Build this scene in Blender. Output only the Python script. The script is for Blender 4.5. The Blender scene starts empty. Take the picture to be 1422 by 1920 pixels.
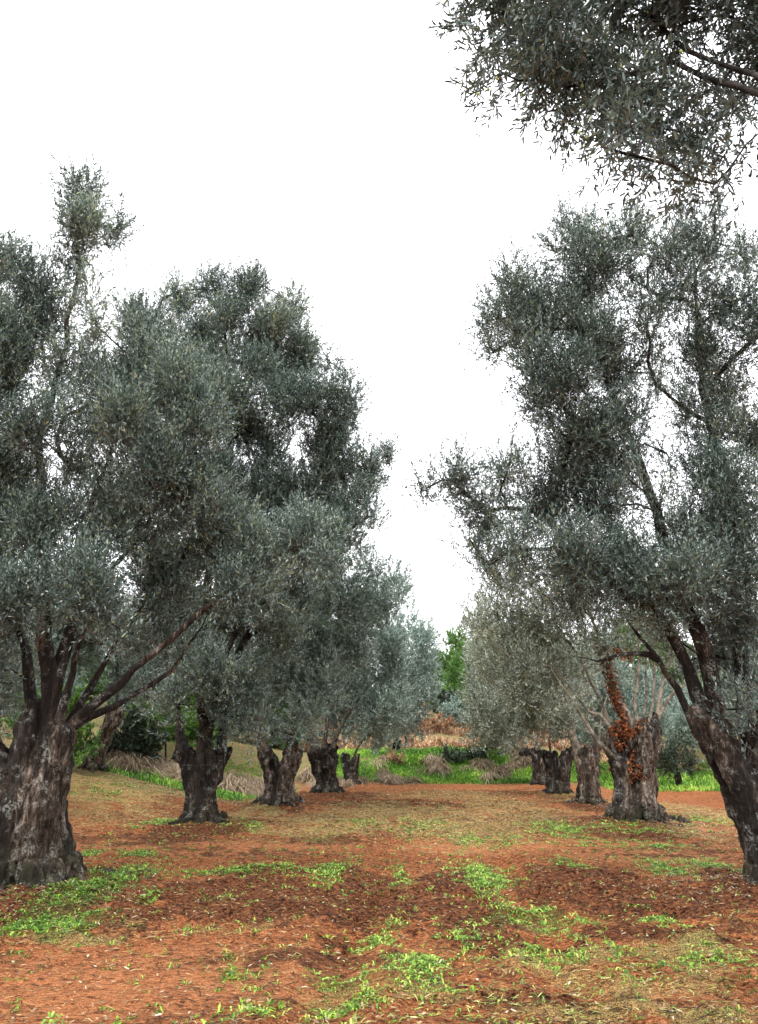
import bpy, math, random
import numpy as np
from mathutils import Vector

scene = bpy.context.scene
COL = scene.collection
rng = np.random.default_rng(11)
random.seed(11)

# ------------------------------------------------------------------ camera numbers
PITCH = math.radians(17.05); F = 1435.0; EYE = 1.6
CP, SP = math.cos(PITCH), math.sin(PITCH)

def at(px, py, Y):
    """world point at depth Y (metres along the aisle) seen at photo pixel px, py"""
    u = (px - 711) / F; v = (960 - py) / F
    t = Y / (CP - v * SP)
    return np.array([u * t, Y, EYE + t * (SP + v * CP)])

def mpp(py, Y):                     # metres per photo pixel there
    v = (960 - py) / F
    return Y / (CP - v * SP) / F

def ground_at(px, py):              # flat ground
    u = (px - 711) / F; v = (960 - py) / F
    t = -EYE / (SP + v * CP)
    return np.array([u * t, t * (CP - v * SP)])

# ------------------------------------------------------------------ noise
def vnoise(P, seed=0):
    P = np.asarray(P, dtype=np.float64)
    I = np.floor(P).astype(np.int64); f = P - I
    u = f * f * (3 - 2 * f)
    I = I.astype(np.uint32)
    out = np.zeros(len(P))
    for dx in (0, 1):
        wx = u[:, 0] if dx else 1 - u[:, 0]
        for dy in (0, 1):
            wy = u[:, 1] if dy else 1 - u[:, 1]
            for dz in (0, 1):
                wz = u[:, 2] if dz else 1 - u[:, 2]
                h = ((I[:, 0] + np.uint32(dx)) * np.uint32(374761393) + (I[:, 1] + np.uint32(dy)) * np.uint32(668265263)
                     + (I[:, 2] + np.uint32(dz)) * np.uint32(2246822519) + np.uint32(seed * 7919 + 13))
                h = (h ^ (h >> np.uint32(13))) * np.uint32(1274126177)
                h = h ^ (h >> np.uint32(16))
                out += wx * wy * wz * (h & np.uint32(0xffff)) / 65535.0
    return out * 2 - 1

def fbm(P, octs=4, seed=0, gain=.5):
    P = np.asarray(P, dtype=np.float64); s = 0; a = 1; tot = 0
    for o in range(octs):
        s = s + a * vnoise(P * (2.03 ** o) + o * 17.3, seed + o); tot += a; a *= gain
    return s / tot

def sstep(a, b, x):
    t = np.clip((x - a) / (b - a), 0, 1); return t * t * (3 - 2 * t)

def norm(a):
    return a / np.maximum(np.linalg.norm(a, axis=-1, keepdims=True), 1e-9)

# ------------------------------------------------------------------ mesh builder
def build_mesh(name, V, groups, mats, smooth=True, fattr=None, pattr=None):
    """groups: list of (faces array (n,k), material index)"""
    me = bpy.data.meshes.new(name)
    V = np.ascontiguousarray(V, dtype=np.float32)
    groups = [(np.asarray(f), m) for f, m in groups if len(f)]
    me.vertices.add(len(V)); me.vertices.foreach_set('co', V.ravel())
    loops = np.concatenate([f.ravel() for f, m in groups]).astype(np.int32)
    tot = np.concatenate([np.full(len(f), f.shape[1], dtype=np.int32) for f, m in groups])
    mi = np.concatenate([np.full(len(f), m, dtype=np.int32) for f, m in groups])
    start = np.concatenate([[0], np.cumsum(tot)[:-1]]).astype(np.int32)
    me.loops.add(len(loops)); me.loops.foreach_set('vertex_index', loops)
    me.polygons.add(len(tot)); me.polygons.foreach_set('loop_start', start)
    me.polygons.foreach_set('material_index', mi)
    me.polygons.foreach_set('use_smooth', np.full(len(tot), bool(smooth)))
    for m in mats: me.materials.append(m)
    for k, a in (fattr or {}).items():
        at_ = me.attributes.new(k, 'FLOAT', 'FACE'); at_.data.foreach_set('value', np.asarray(a, dtype=np.float32))
    for k, a in (pattr or {}).items():
        at_ = me.attributes.new(k, 'FLOAT', 'POINT'); at_.data.foreach_set('value', np.asarray(a, dtype=np.float32))
    me.update(calc_edges=True)
    return me

def link(name, me, parent=None, loc=None):
    o = bpy.data.objects.new(name, me); COL.objects.link(o)
    if parent is not None: o.parent = parent
    if loc is not None: o.location = loc
    return o

def tag(o, label=None, cat=None, group=None, kind=None):
    for k, v in (('label', label), ('category', cat), ('group', group), ('kind', kind)):
        if v: o[k] = v
    return o

def empty(name, loc):
    e = bpy.data.objects.new(name, None); COL.objects.link(e); e.location = [float(c) for c in loc]; e.empty_display_size = .3
    return e

# ------------------------------------------------------------------ materials
class NT:
    def __init__(s, name):
        s.m = bpy.data.materials.new(name); s.m.use_nodes = True
        s.t = s.m.node_tree; s.t.nodes.clear()
        s.out = s.n('ShaderNodeOutputMaterial')
    def n(s, typ, **kw):
        nd = s.t.nodes.new(typ)
        for k, v in kw.items():
            if k.startswith('i_'):
                key = k[2:]; key = int(key) if key.isdigit() else key.replace('_', ' ')
                nd.inputs[key].default_value = v
            else: setattr(nd, k, v)
        return nd
    def l(s, a, b): s.t.links.new(a, b)
    def noise(s, vec, scale, detail=5, rough=.6, dist=0):
        nd = s.n('ShaderNodeTexNoise'); nd.inputs['Scale'].default_value = scale; nd.inputs['Detail'].default_value = detail
        nd.inputs['Roughness'].default_value = rough; nd.inputs['Distortion'].default_value = dist
        if vec is not None: s.l(vec, nd.inputs['Vector'])
        return nd.outputs['Fac']
    def ramp(s, fac, stops, interp='LINEAR'):
        nd = s.n('ShaderNodeValToRGB'); cr = nd.color_ramp; cr.interpolation = interp
        while len(cr.elements) < len(stops): cr.elements.new(.5)
        for e, (p, c) in zip(cr.elements, stops):
            e.position = p; e.color = (c, c, c, 1) if isinstance(c, (int, float)) else (*c, 1)
        s.l(fac, nd.inputs['Fac']); return nd.outputs['Color']
    def mix(s, fac, a, b, mode='MIX'):
        nd = s.n('ShaderNodeMix', data_type='RGBA', blend_type=mode)
        for sock, v in ((nd.inputs[0], fac), (nd.inputs[6], a), (nd.inputs[7], b)):
            if isinstance(v, (int, float)): sock.default_value = v
            elif isinstance(v, tuple): sock.default_value = (*v, 1)
            else: s.l(v, sock)
        return nd.outputs[2]
    def math(s, op, a, b=None):
        nd = s.n('ShaderNodeMath', operation=op)
        for sock, v in ((nd.inputs[0], a), (nd.inputs[1], b)):
            if v is None: continue
            if isinstance(v, (int, float)): sock.default_value = v
            else: s.l(v, sock)
        return nd.outputs[0]
    def attr(s, name):
        return s.n('ShaderNodeAttribute', attribute_name=name).outputs['Fac']
    def bsdf(s, color, rough=.7, spec=.3, normal=None):
        b = s.n('ShaderNodeBsdfPrincipled')
        if isinstance(color, tuple): b.inputs['Base Color'].default_value = (*color, 1)
        else: s.l(color, b.inputs['Base Color'])
        if isinstance(rough, (int, float)): b.inputs['Roughness'].default_value = rough
        else: s.l(rough, b.inputs['Roughness'])
        b.inputs['Specular IOR Level'].default_value = spec
        if normal is not None: s.l(normal, b.inputs['Normal'])
        return b
    def bump(s, h, strength, dist=.02):
        nd = s.n('ShaderNodeBump'); nd.inputs['Strength'].default_value = strength; nd.inputs['Distance'].default_value = dist
        s.l(h, nd.inputs['Height']); return nd.outputs['Normal']

def leaf_mat(name, top, under, trans=.22, rough=.5, spec=.35):
    m = NT(name); r = m.attr('rnd')
    ct = m.ramp(r, top); cu = m.ramp(r, under)
    bf = m.n('ShaderNodeNewGeometry').outputs['Backfacing']
    c = m.mix(bf, ct, cu)
    b = m.bsdf(c, rough, spec)
    t = m.n('ShaderNodeBsdfTranslucent'); m.l(m.mix(1.0, c, (1.0, 1.05, .75), 'MULTIPLY'), t.inputs['Color'])
    mx = m.n('ShaderNodeMixShader'); mx.inputs[0].default_value = trans
    m.l(b.outputs[0], mx.inputs[1]); m.l(t.outputs[0], mx.inputs[2]); m.l(mx.outputs[0], m.out.inputs[0])
    return m.m

LEAF = leaf_mat('olive_leaf',
    [(0, (.011, .026, .022)), (.25, (.048, .090, .075)), (.6, (.135, .205, .168)), (.82, (.285, .355, .275)), (1, (.44, .48, .27))],
    [(0, (.045, .070, .068)), (.5, (.125, .172, .160)), (1, (.29, .34, .29))], .15, .32, .55)
LEAF_HAZED = leaf_mat('olive_leaf_hazed',  # distance haze painted into the leaf colour of the farther trees
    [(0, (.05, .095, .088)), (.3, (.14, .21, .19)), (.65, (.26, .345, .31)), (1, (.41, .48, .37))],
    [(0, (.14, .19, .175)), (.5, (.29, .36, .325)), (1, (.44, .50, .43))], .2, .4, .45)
LEAF_WARM = leaf_mat('olive_leaf_yellowish',
    [(0, (.05, .070, .050)), (.3, (.14, .172, .130)), (.65, (.25, .29, .22)), (1, (.40, .42, .28))],
    [(0, (.13, .16, .125)), (.5, (.28, .32, .26)), (1, (.44, .47, .38))], .2, .4, .45)
LEAF_GREEN = leaf_mat('broad_leaf_green',
    [(0, (.03, .09, .02)), (.5, (.11, .24, .05)), (1, (.22, .38, .08))],
    [(0, (.05, .11, .03)), (1, (.18, .30, .09))], .3)
LEAF_DARK = leaf_mat('dark_shrub_leaf',
    [(0, (.012, .025, .014)), (.6, (.035, .062, .035)), (1, (.09, .12, .07))],
    [(0, (.03, .05, .03)), (1, (.1, .13, .09))], .12, .35, .5)
WEED = leaf_mat('weed_leaf',
    [(0, (.025, .075, .010)), (.35, (.095, .225, .022)), (.7, (.25, .42, .035)), (1, (.46, .55, .12))],
    [(0, (.07, .15, .04)), (1, (.32, .44, .14))], .25, .45, .4)
GRASS = leaf_mat('bank_grass_blade',
    [(0, (.04, .12, .015)), (.45, (.17, .40, .035)), (1, (.46, .64, .10))],
    [(0, (.07, .20, .03)), (1, (.34, .52, .10))], .3, .5, .3)
STRAW = leaf_mat('dry_straw',
    [(0, (.12, .075, .035)), (.35, (.27, .17, .075)), (.7, (.44, .32, .14)), (.88, (.40, .38, .15)), (1, (.60, .50, .28))],
    [(0, (.12, .075, .035)), (.5, (.34, .23, .10)), (1, (.55, .46, .25))], .15, .7, .2)
CUT = leaf_mat('cut_grass',
    [(0, (.06, .075, .02)), (.35, (.22, .28, .06)), (.7, (.42, .48, .14)), (1, (.64, .64, .34))],
    [(0, (.14, .14, .05)), (1, (.52, .52, .27))], .2, .6, .2)
REED = leaf_mat('dry_reed_grass',
    [(0, (.13, .09, .06)), (.5, (.36, .265, .185)), (1, (.60, .48, .36))],
    [(0, (.13, .09, .06)), (1, (.54, .43, .32))], .2, .7, .2)
RUST = leaf_mat('rusty_hill_grass',
    [(0, (.18, .085, .05)), (.5, (.42, .245, .15)), (1, (.62, .42, .27))],
    [(0, (.18, .085, .05)), (1, (.55, .36, .22))], .2, .7, .2)
IVY = leaf_mat('dead_ivy_leaf',
    [(0, (.06, .022, .012)), (.5, (.22, .07, .028)), (.85, (.38, .13, .045)), (1, (.5, .26, .11))],
    [(0, (.10, .045, .025)), (1, (.36, .17, .08))], .12, .6, .25)
DEBRIS = leaf_mat('dark_root_debris',
    [(0, (.012, .007, .005)), (.6, (.055, .026, .015)), (1, (.19, .11, .06))],
    [(0, (.012, .007, .005)), (1, (.15, .08, .045))], .0, .8, .15)
DEADLEAF = leaf_mat('dry_leaf_litter',
    [(0, (.10, .06, .035)), (.5, (.30, .22, .13)), (.85, (.45, .40, .30)), (1, (.72, .68, .60))],
    [(0, (.16, .12, .08)), (1, (.66, .63, .56))], .05, .7, .2)

def bark_mat(name, tone=1.0, black=.5, fine=1.0):
    m = NT(name)
    co = m.n('ShaderNodeTexCoord').outputs['Object']
    mp = m.n('ShaderNodeMapping'); mp.inputs['Scale'].default_value = (1, 1, .24); m.l(co, mp.inputs['Vector']); v = mp.outputs[0]
    n1 = m.noise(v, 13 * fine, 9, .72, .7)
    n2 = m.noise(v, 60 * fine, 6, .75, .3)
    n3 = m.noise(co, 5, 5, .65)
    n4 = m.noise(v, 2.6, 3, .5, .3)
    base = m.ramp(n1, [(.36, (.012 * tone, .009 * tone, .007 * tone)), (.47, (.060 * tone, .042 * tone, .030 * tone)),
                       (.56, (.17 * tone, .125 * tone, .092 * tone)), (.67, (.46 * tone, .40 * tone, .34 * tone))])
    fine_ = m.ramp(n2, [(.38, .18), (.5, .9), (.64, 1.6)])
    c = m.mix(1.0, base, fine_, 'MULTIPLY')
    blk = m.ramp(n4, [(black - .06, 1.0), (black + .05, 0.0)])
    c = m.mix(m.math('MULTIPLY', blk, .82), c, (.010, .008, .007))
    lich = m.math('MULTIPLY', m.ramp(n3, [(.54, 0.0), (.62, 1.0)]), m.ramp(m.noise(co, 38, 4, .7), [(.47, 0.0), (.56, 1.0)]))
    c = m.mix(m.math('MULTIPLY', lich, .5), c, (.44, .45, .41))
    gm = m.attr('moss')
    ms = m.math('MULTIPLY', gm, m.ramp(m.noise(co, 7, 5, .7), [(.42, 0.0), (.6, 1.0)]))
    c = m.mix(m.math('MULTIPLY', ms, .85), c, (.030, .032, .012))
    h = m.math('ADD', m.math('MULTIPLY', n1, 1.0), m.math('MULTIPLY', n2, .5))
    b = m.bsdf(c, .88, .2, m.bump(h, 1.0, .06))
    m.l(b.outputs[0], m.out.inputs[0]); return m.m

BARK = bark_mat('olive_bark', .80, .52)
BARK_DARK = bark_mat('olive_bark_dark', .50, .54)
BARK_PALE = bark_mat('olive_bark_pale', .92, .48)

def limb_mat(name, c0, c1):
    m = NT(name); co = m.n('ShaderNodeTexCoord').outputs['Object']
    n1 = m.noise(co, 7, 6, .7, .5); n2 = m.noise(co, 42, 5, .7)
    c = m.mix(1.0, m.ramp(n1, [(.42, c0), (.58, c1)]), m.ramp(n2, [(.38, .6), (.6, 1.2)]), 'MULTIPLY')
    b = m.bsdf(c, .85, .2, m.bump(n2, .7, .012)); m.l(b.outputs[0], m.out.inputs[0]); return m.m
LIMB = limb_mat('olive_limb_bark', (.038, .032, .025), (.175, .145, .110))
LIMB_PALE = limb_mat('pale_shoot_bark', (.075, .065, .05), (.26, .225, .175))
LIMB_DARK = limb_mat('dark_limb_bark', (.008, .007, .006), (.045, .038, .031))
TWIG = limb_mat('olive_twig', (.06, .055, .045), (.18, .165, .13))
m_ = NT('green_olive_fruit'); b_ = m_.bsdf((.30, .36, .07), .35, .5); m_.l(b_.outputs[0], m_.out.inputs[0]); FRUIT = m_.m

# ------------------------------------------------------------------ terrain
BASES = []                                                   # filled with (x, y, mound height, radius)
def terrain(x, y):
    x = np.asarray(x, dtype=np.float64); y = np.asarray(y, dtype=np.float64)
    P = np.stack([x * .12, y * .12, np.zeros_like(x)], -1).reshape(-1, 3)
    big = fbm(P, 3, 3).reshape(x.shape)
    h = big * .10 * sstep(3, 14, y)
    h = h + 1.25 * sstep(3.2, 10.5, -x) * sstep(13, 26, y)
    h = h + 1.0 * sstep(12, 40, -x) * sstep(10, 60, y)
    ax = x - .113 * y                                        # the aisle drifts to the right
    bank = sstep(0, 5.5, y - 34.2 + .10 * np.abs(ax) - 9 * sstep(6, 12, ax) * 0)
    side = 1 - .75 * sstep(3.6, 8, ax)
    h = h + (1.25 + .3 * big) * bank * side
    hill = np.clip(y - 41, 0, 26)
    h = h + (hill * .165 + .0002 * hill ** 2) * (1 - .25 * sstep(6, 30, ax)) + sstep(43, 60, y) * big * .5 - .03 * np.clip(y - 67, 0, 300)
    for bx, by, mh, mr in BASES:
        h = h + mh * np.exp(-((x - bx) ** 2 + (y - by) ** 2) / (mr * mr))
    return h

# ------------------------------------------------------------------ tubes
def tube(pts, rad, sides=8, cap=True, lobes=None):
    """returns V, quads, (cap tris)"""
    pts = np.asarray(pts, float); rad = np.asarray(rad, float); n = len(pts)
    T = norm(np.gradient(pts, axis=0))
    ref = np.array([0.0, 1.0, 0.0]) if abs(T[0] @ np.array([0, 1, 0])) < .9 else np.array([1.0, 0, 0])
    A = np.zeros_like(T); a = ref
    for i in range(n):
        a = a - T[i] * (a @ T[i]); a = a / max(np.linalg.norm(a), 1e-6); A[i] = a
    B = np.cross(T, A)
    th = np.arange(sides) / sides * 2 * np.pi
    V = pts[:, None] + rad[:, None, None] * (A[:, None] * np.cos(th)[None, :, None] + B[:, None] * np.sin(th)[None, :, None])
    V = V.reshape(-1, 3)
    i = np.arange(n - 1)[:, None] * sides; j = np.arange(sides)[None]; k = (j + 1) % sides
    Q = np.stack([i + j, i + k, i + sides + k, i + sides + j], -1).reshape(-1, 4)
    if not cap: return V, Q, np.zeros((0, 3), int)
    c0, c1 = len(V), len(V) + 1
    V = np.vstack([V, pts[:1], pts[-1:]])
    jj = np.arange(sides); kk = (jj + 1) % sides
    T3 = np.vstack([np.stack([np.full(sides, c0), kk, jj], -1), np.stack([np.full(sides, c1), (n - 1) * sides + jj, (n - 1) * sides + kk], -1)])
    return V, Q, T3

class Soup:
    def __init__(s): s.V = []; s.Q = []; s.T = []; s.n = 0
    def add(s, V, Q, T=None):
        s.V.append(V); s.Q.append(np.asarray(Q) + s.n)
        if T is not None and len(T): s.T.append(np.asarray(T) + s.n)
        s.n += len(V)
    def groups(s, mi=0):
        g = []
        if s.Q: g.append((np.vstack(s.Q), mi))
        if s.T: g.append((np.vstack(s.T), mi))
        return g
    def verts(s): return np.vstack(s.V)

def remesh(soup, voxel):
    me = build_mesh('tmp', soup.verts(), soup.groups(), [])
    o = link('tmp', me)
    md = o.modifiers.new('r', 'REMESH'); md.mode = 'VOXEL'; md.voxel_size = voxel; md.use_smooth_shade = True
    dg = bpy.context.evaluated_depsgraph_get()
    me2 = bpy.data.meshes.new_from_object(o.evaluated_get(dg))
    bpy.data.objects.remove(o); bpy.data.meshes.remove(me)
    return me2

def make_trunk(basew, heads, ncol, voxel, mat, seed, fork=.45, flare=1.5, twist=.5, depthw=1.0, waist=.72, roots=0, rough=1.0):
    """basew: width at the base (m); heads: list of (offset xyz, width) relative to the base point. Local coordinates, base at origin."""
    r = np.random.default_rng(seed); S = Soup()
    nh = len(heads)
    Rb = basew / 2
    order = sorted(range(nh), key=lambda i: heads[i][0][0])
    nlev = 22
    t = np.linspace(0, 1, nlev)
    mean_head = np.mean([np.array(h[0]) for h in heads], axis=0)
    def centre(hi):
        H = np.array(heads[hi][0], float)
        if nh == 1:
            c = np.outer(t, H)
            c[:, :2] = np.outer(t ** 1.15, H[:2])
        else:
            s = sstep(fork * .6, 1, t)[:, None] ** .85
            low = np.outer(t, mean_head); c = low * (1 - s) + np.outer(t, H) * s
        return c
    for k in range(ncol + nh):
        core = k >= ncol
        a0 = 2 * np.pi * (k + r.uniform(-.25, .25)) / ncol
        if core: hi = k - ncol
        else:
            pos = (math.cos(a0) + 1) / 2 * .999
            hi = order[int(pos * nh)] if nh > 1 else 0
        H, W = heads[hi]
        c = centre(hi); Rt = W / 2
        jig = (r.uniform(.80, 1.06) if basew > .85 else r.uniform(.93, 1.04)) if not core else .92
        waistR = Rb * waist
        rho = np.where(t < .45, waistR + (Rb - waistR) * (1 - t / .45) ** 2.2, waistR + (Rt - waistR) * ((t - .45) / .55) ** 1.1)
        colr = rho * (0.40 if ncol >= 7 else .48) * r.uniform(.85, 1.15) * (1 - .45 * sstep(.84, 1, t))
        tw = a0 + twist * t + .18 * np.sin(t * r.uniform(3, 7) + r.uniform(0, 6))
        off = np.maximum(rho - colr, 0)
        if core: off = off * 0; colr = rho * .62
        P = c.copy(); P[:, 2] = P[:, 2] * jig
        P[:, 0] += off * np.cos(tw); P[:, 1] += off * np.sin(tw) * depthw
        rr = colr * (1 + .10 * np.sin(t * r.uniform(8, 16) + r.uniform(0, 6)))
        if not core:                                             # the buttress foot
            fl = r.uniform(1.1, 1.1 + (flare - 1) * .9)
            d = np.array([math.cos(a0), math.sin(a0) * depthw])
            foot = np.array([[d[0] * Rb * (fl + .35), d[1] * Rb * (fl + .35), -.26], [d[0] * Rb * (fl + .02), d[1] * Rb * (fl + .02), -.03], [d[0] * Rb * (fl * .5 + .42), d[1] * Rb * (fl * .5 + .42), basew * .10]])
            P = np.vstack([foot, P[2:]]); rr = np.concatenate([[colr[0] * .16, colr[0] * .30, colr[0] * .52], rr[2:]]); rr[3] = colr[0] * .80; rr[4] = colr[0] * .93
        S.add(*tube(P, rr, 14))
    for k in range(roots):                                       # low surface roots
        a = 2 * np.pi * (k + r.uniform(0, .8)) / max(roots, 1)
        q = np.linspace(0, 1, 7); L = Rb * r.uniform(1.5, 2.1)
        wob = a + .25 * np.sin(q * 5 + k)
        P = np.stack([np.cos(wob) * (Rb * .5 + q * L), np.sin(wob) * (Rb * .5 + q * L) * depthw, basew * .14 * (1 - q) ** 1.5 - .10 * q], -1)
        S.add(*tube(P, Rb * .13 * (1 - q * .8), 8))
    me = remesh(S, voxel)
    n = len(me.vertices); co = np.empty(n * 3, np.float32); me.vertices.foreach_get('co', co); co = co.reshape(-1, 3).astype(float)
    no = np.empty(n * 3, np.float32); me.vertices.foreach_get('normal', no); no = no.reshape(-1, 3)
    s = 1.0 / basew ** .5
    q = co * np.array([1, 1, .17])
    ridge = 1 - np.abs(fbm(q * 8.5 * s + 31 * seed, 4, seed)) * 2.4
    lump = fbm(co * 2.6 * s, 3, seed + 5); fine = fbm(co * np.array([1, 1, .35]) * 30 * s, 3, seed + 9)
    fade = sstep(-.1, .15, co[:, 2])
    d = (ridge * .046 + lump * .075 + fine * .024) * rough * basew ** .5
    hollow = sstep(.25, .5, fbm(co * np.array([3.0, 3.0, .9]) * s, 2, seed + 21))
    d = d - hollow * .13 * basew ** .5 * fade * rough
    co = co + no * d[:, None]
    me.vertices.foreach_set('co', co.astype(np.float32).ravel())
    moss = (1 - sstep(.05, .55, co[:, 2] / basew ** .5)) * (.4 + .6 * sstep(-.2, .4, fbm(co * 2, 2, seed + 3)))
    a_ = me.attributes.new('moss', 'FLOAT', 'POINT'); a_.data.foreach_set('value', moss.astype(np.float32))
    me.materials.clear(); me.materials.append(mat)
    me.polygons.foreach_set('use_smooth', np.ones(len(me.polygons), bool))
    me.update()
    return me, co, no

# ------------------------------------------------------------------ branching skeleton
class Skel:
    def __init__(s): s.p = []; s.par = []; s.rt = []; s.mr = {}
    def add(s, p, par):
        s.p.append(np.asarray(p, float)); s.par.append(par); s.rt.append(s.rt[par] if par >= 0 else len(s.p) - 1); return len(s.p) - 1
    def path(s, start, pts, step=.3, wob=.03, seed=0, rad=None):
        """a smooth limb from node start through pts"""
        r = np.random.default_rng(seed)
        C = [s.p[start]] + [np.asarray(q, float) for q in pts]
        C = np.array(C); E = np.vstack([2 * C[0] - C[1], C, 2 * C[-1] - C[-2]])
        last = start; ids = []
        for i in range(1, len(E) - 2):
            p0, p1, p2, p3 = E[i - 1], E[i], E[i + 1], E[i + 2]
            n = max(2, int(np.linalg.norm(p2 - p1) / step))
            for q in range(1, n + 1):
                t = q / n
                x = .5 * (2 * p1 + (p2 - p0) * t + (2 * p0 - 5 * p1 + 4 * p2 - p3) * t * t + (3 * p1 - p0 - 3 * p2 + p3) * t ** 3)
                x = x + (r.normal(size=3) * wob if q < n else 0)
                last = s.add(x, last); ids.append(last)
        if rad:
            for q, i in enumerate(ids): s.mr[i] = rad * ((1 - .8 * q / len(ids)) * .9 + .45 * math.exp(-q / 2.2))
            s.mr[start] = rad * 1.1
        return last
    def connect(s, target, r, step=.3, only=None):
        P = np.array(s.p); d = np.linalg.norm(P - target, axis=1) + 1e-6
        down = np.maximum(0, P[:, 2] - target[2]) / d
        cost = d * (1 + 1.1 * down) + .12 * np.minimum(d, 1)
        i = int(np.argmin(cost)); D = d[i]
        p0 = s.p[i]
        par = s.par[i]
        dirp = norm(p0 - s.p[par]) if par >= 0 else np.array([0, 0, 1.0])
        ctrl = p0 + (dirp * .35 + (target - p0) / D * .25 + np.array([0, 0, .12])) * D * .75
        n = max(2, int(D / step)); last = i
        for q in range(1, n + 1):
            t = q / n
            x = (1 - t) ** 2 * p0 + 2 * t * (1 - t) * ctrl + t * t * target + r.normal(size=3) * .02 * min(D, 1.5) * (q < n)
            last = s.add(x, last)
        return last
    def meshes(s, rtip, rmax, expo=2.25, minsides=5):
        """one Soup per root limb"""
        n = len(s.p); ch = [[] for _ in range(n)]
        for i, p in enumerate(s.par):
            if p >= 0: ch[p].append(i)
        A = np.zeros(n)
        for i in range(n - 1, -1, -1):
            A[i] = max(sum(A[c] for c in ch[i]), rtip ** expo) if ch[i] else rtip ** expo
        R = A ** (1 / expo)
        out = {}
        stack = [(i, None) for i in range(n) if s.par[i] < 0]
        while stack:
            i, frm = stack.pop()
            chain = [] if frm is None else [frm]
            cur = i
            while True:
                chain.append(cur)
                c = sorted(ch[cur], key=lambda q: -A[q])
                if not c: break
                for o in c[1:]: stack.append((o, cur))
                cur = c[0]
            if len(chain) < 2: continue
            root = s.rt[chain[-1]]
            cap = (rmax[root] if isinstance(rmax, dict) else rmax)
            rad = np.minimum(R[chain], cap)
            rad = np.maximum(rad, [s.mr.get(q, 0) for q in chain])
            if frm is not None: rad[0] = rad[1]
            dist = np.arange(len(chain))
            P = np.array([s.p[q] for q in chain])
            sd = 9 if rad[0] > .05 else (7 if rad[0] > .02 else minsides)
            rad = rad * (1 + .10 * np.sin(dist * 1.7 + i)); rad[-1] *= .25
            if len(rad) > 3: rad[-2] *= .6
            out.setdefault(root, Soup()).add(*tube(P, rad, sd))
        return out

# ------------------------------------------------------------------ foliage
def rand_ball(r, n):
    v = norm(r.normal(size=(n, 3))); return v * (r.random((n, 1)) ** (1 / 3))

def foliage(shoots_p, shoots_d, shoots_l, per, LL, LW, r, tint=None, fine=False, droop=.15, twigw=0.004, twig=True, spread=(.6, 1.15)):
    """leaf cards in opposite pairs along each shoot; returns V, groups, rnd"""
    n = len(shoots_p); 
    perp = norm(np.cross(shoots_d, norm(r.normal(size=(n, 3)))))
    perp2 = np.cross(shoots_d, perp)
    t = (np.arange(per)[None] // 2 * 2 + .5 + r.uniform(-.3, .9, (n, per))) / per
    t = .06 + .94 * np.clip(t, 0, 1)
    base = shoots_p[:, None] + shoots_d[:, None] * (shoots_l[:, None] * t)[..., None]
    base[..., 2] -= droop * shoots_l[:, None] * t ** 2
    phi = (np.arange(per) // 2 * 1.57 + (np.arange(per) % 2) * np.pi)[None] + r.normal(0, .45, (n, per)) + r.uniform(0, 6.28, (n, 1))
    side = perp[:, None] * np.cos(phi)[..., None] + perp2[:, None] * np.sin(phi)[..., None]
    ang = r.uniform(spread[0], spread[1], (n, per)) * (1.08 - .55 * t)
    ax = norm(shoots_d[:, None] * np.cos(ang)[..., None] + side * np.sin(ang)[..., None] + r.normal(0, .13, (n, per, 3)))
    ax = ax.reshape(-1, 3); base = base.reshape(-1, 3); m = len(ax)
    up = np.array([0, 0, 1.0]) + r.normal(0, .55, (m, 3))
    b = norm(np.cross(up, ax)); nn = np.cross(ax, b)
    L = LL * r.uniform(.6, 1.2, m)[:, None]; W = LW * r.uniform(.75, 1.25, m)[:, None]
    curl = r.uniform(-.16, .05, m)[:, None]
    if fine:
        V = np.stack([base, base + ax * L * .28 - b * W * .42 - nn * W * .12, base + ax * L * .28 + b * W * .42 - nn * W * .12,
                      base + ax * L * .68 - b * W * .40 + nn * L * curl * .4, base + ax * L * .68 + b * W * .40 + nn * L * curl * .4,
                      base + ax * L + nn * L * curl], 1).reshape(-1, 3)
        i = np.arange(m)[:, None] * 6
        Q = i + np.array([[1, 3, 4, 2]]); T = np.vstack([i + np.array([[0, 1, 2]]), i + np.array([[3, 5, 4]])])
        groups = [(Q, 0), (T, 0)]; nf = [m, m, m]
    else:
        V = np.stack([base, base + ax * L * .45 + b * W * .5 - nn * W * .12, base + ax * L + nn * L * curl, base + ax * L * .45 - b * W * .5 - nn * W * .12], 1).reshape(-1, 3)
        Q = np.arange(m)[:, None] * 4 + np.array([[0, 3, 2, 1]])
        Q = Q[:, ::-1] if False else Q
        groups = [(Q[:, ::-1], 0)]; nf = [m]
    rnd = np.clip(r.beta(1.5, 2.1, m) + (np.repeat(tint, per) if tint is not None else 0), 0, 1)
    R = np.concatenate([rnd] * len(nf))
    if twig:
        k = len(V); w = twigw * perp; tip = shoots_p + shoots_d * shoots_l[:, None]; tip[:, 2] -= droop * shoots_l
        mid = shoots_p + shoots_d * (shoots_l * .5)[:, None]; mid[:, 2] -= droop * shoots_l * .25
        w2 = twigw * perp2
        v2 = np.stack([shoots_p + w, shoots_p - w, mid - w * .6, mid + w * .6, tip, shoots_p + w2, shoots_p - w2, mid - w2 * .6, mid + w2 * .6], 1).reshape(-1, 3)
        i = k + np.arange(n)[:, None] * 9
        Q2 = np.vstack([i + np.array([[0, 1, 2, 3]]), i + np.array([[5, 6, 7, 8]])])
        T2 = np.vstack([i + np.array([[3, 2, 4]]), i + np.array([[8, 7, 4]])])
        V = np.vstack([V, v2]); groups += [(Q2, 1), (T2, 1)]
        R = np.concatenate([R, np.full(len(Q2) + len(T2), .5)])
    return V, groups, R

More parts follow.
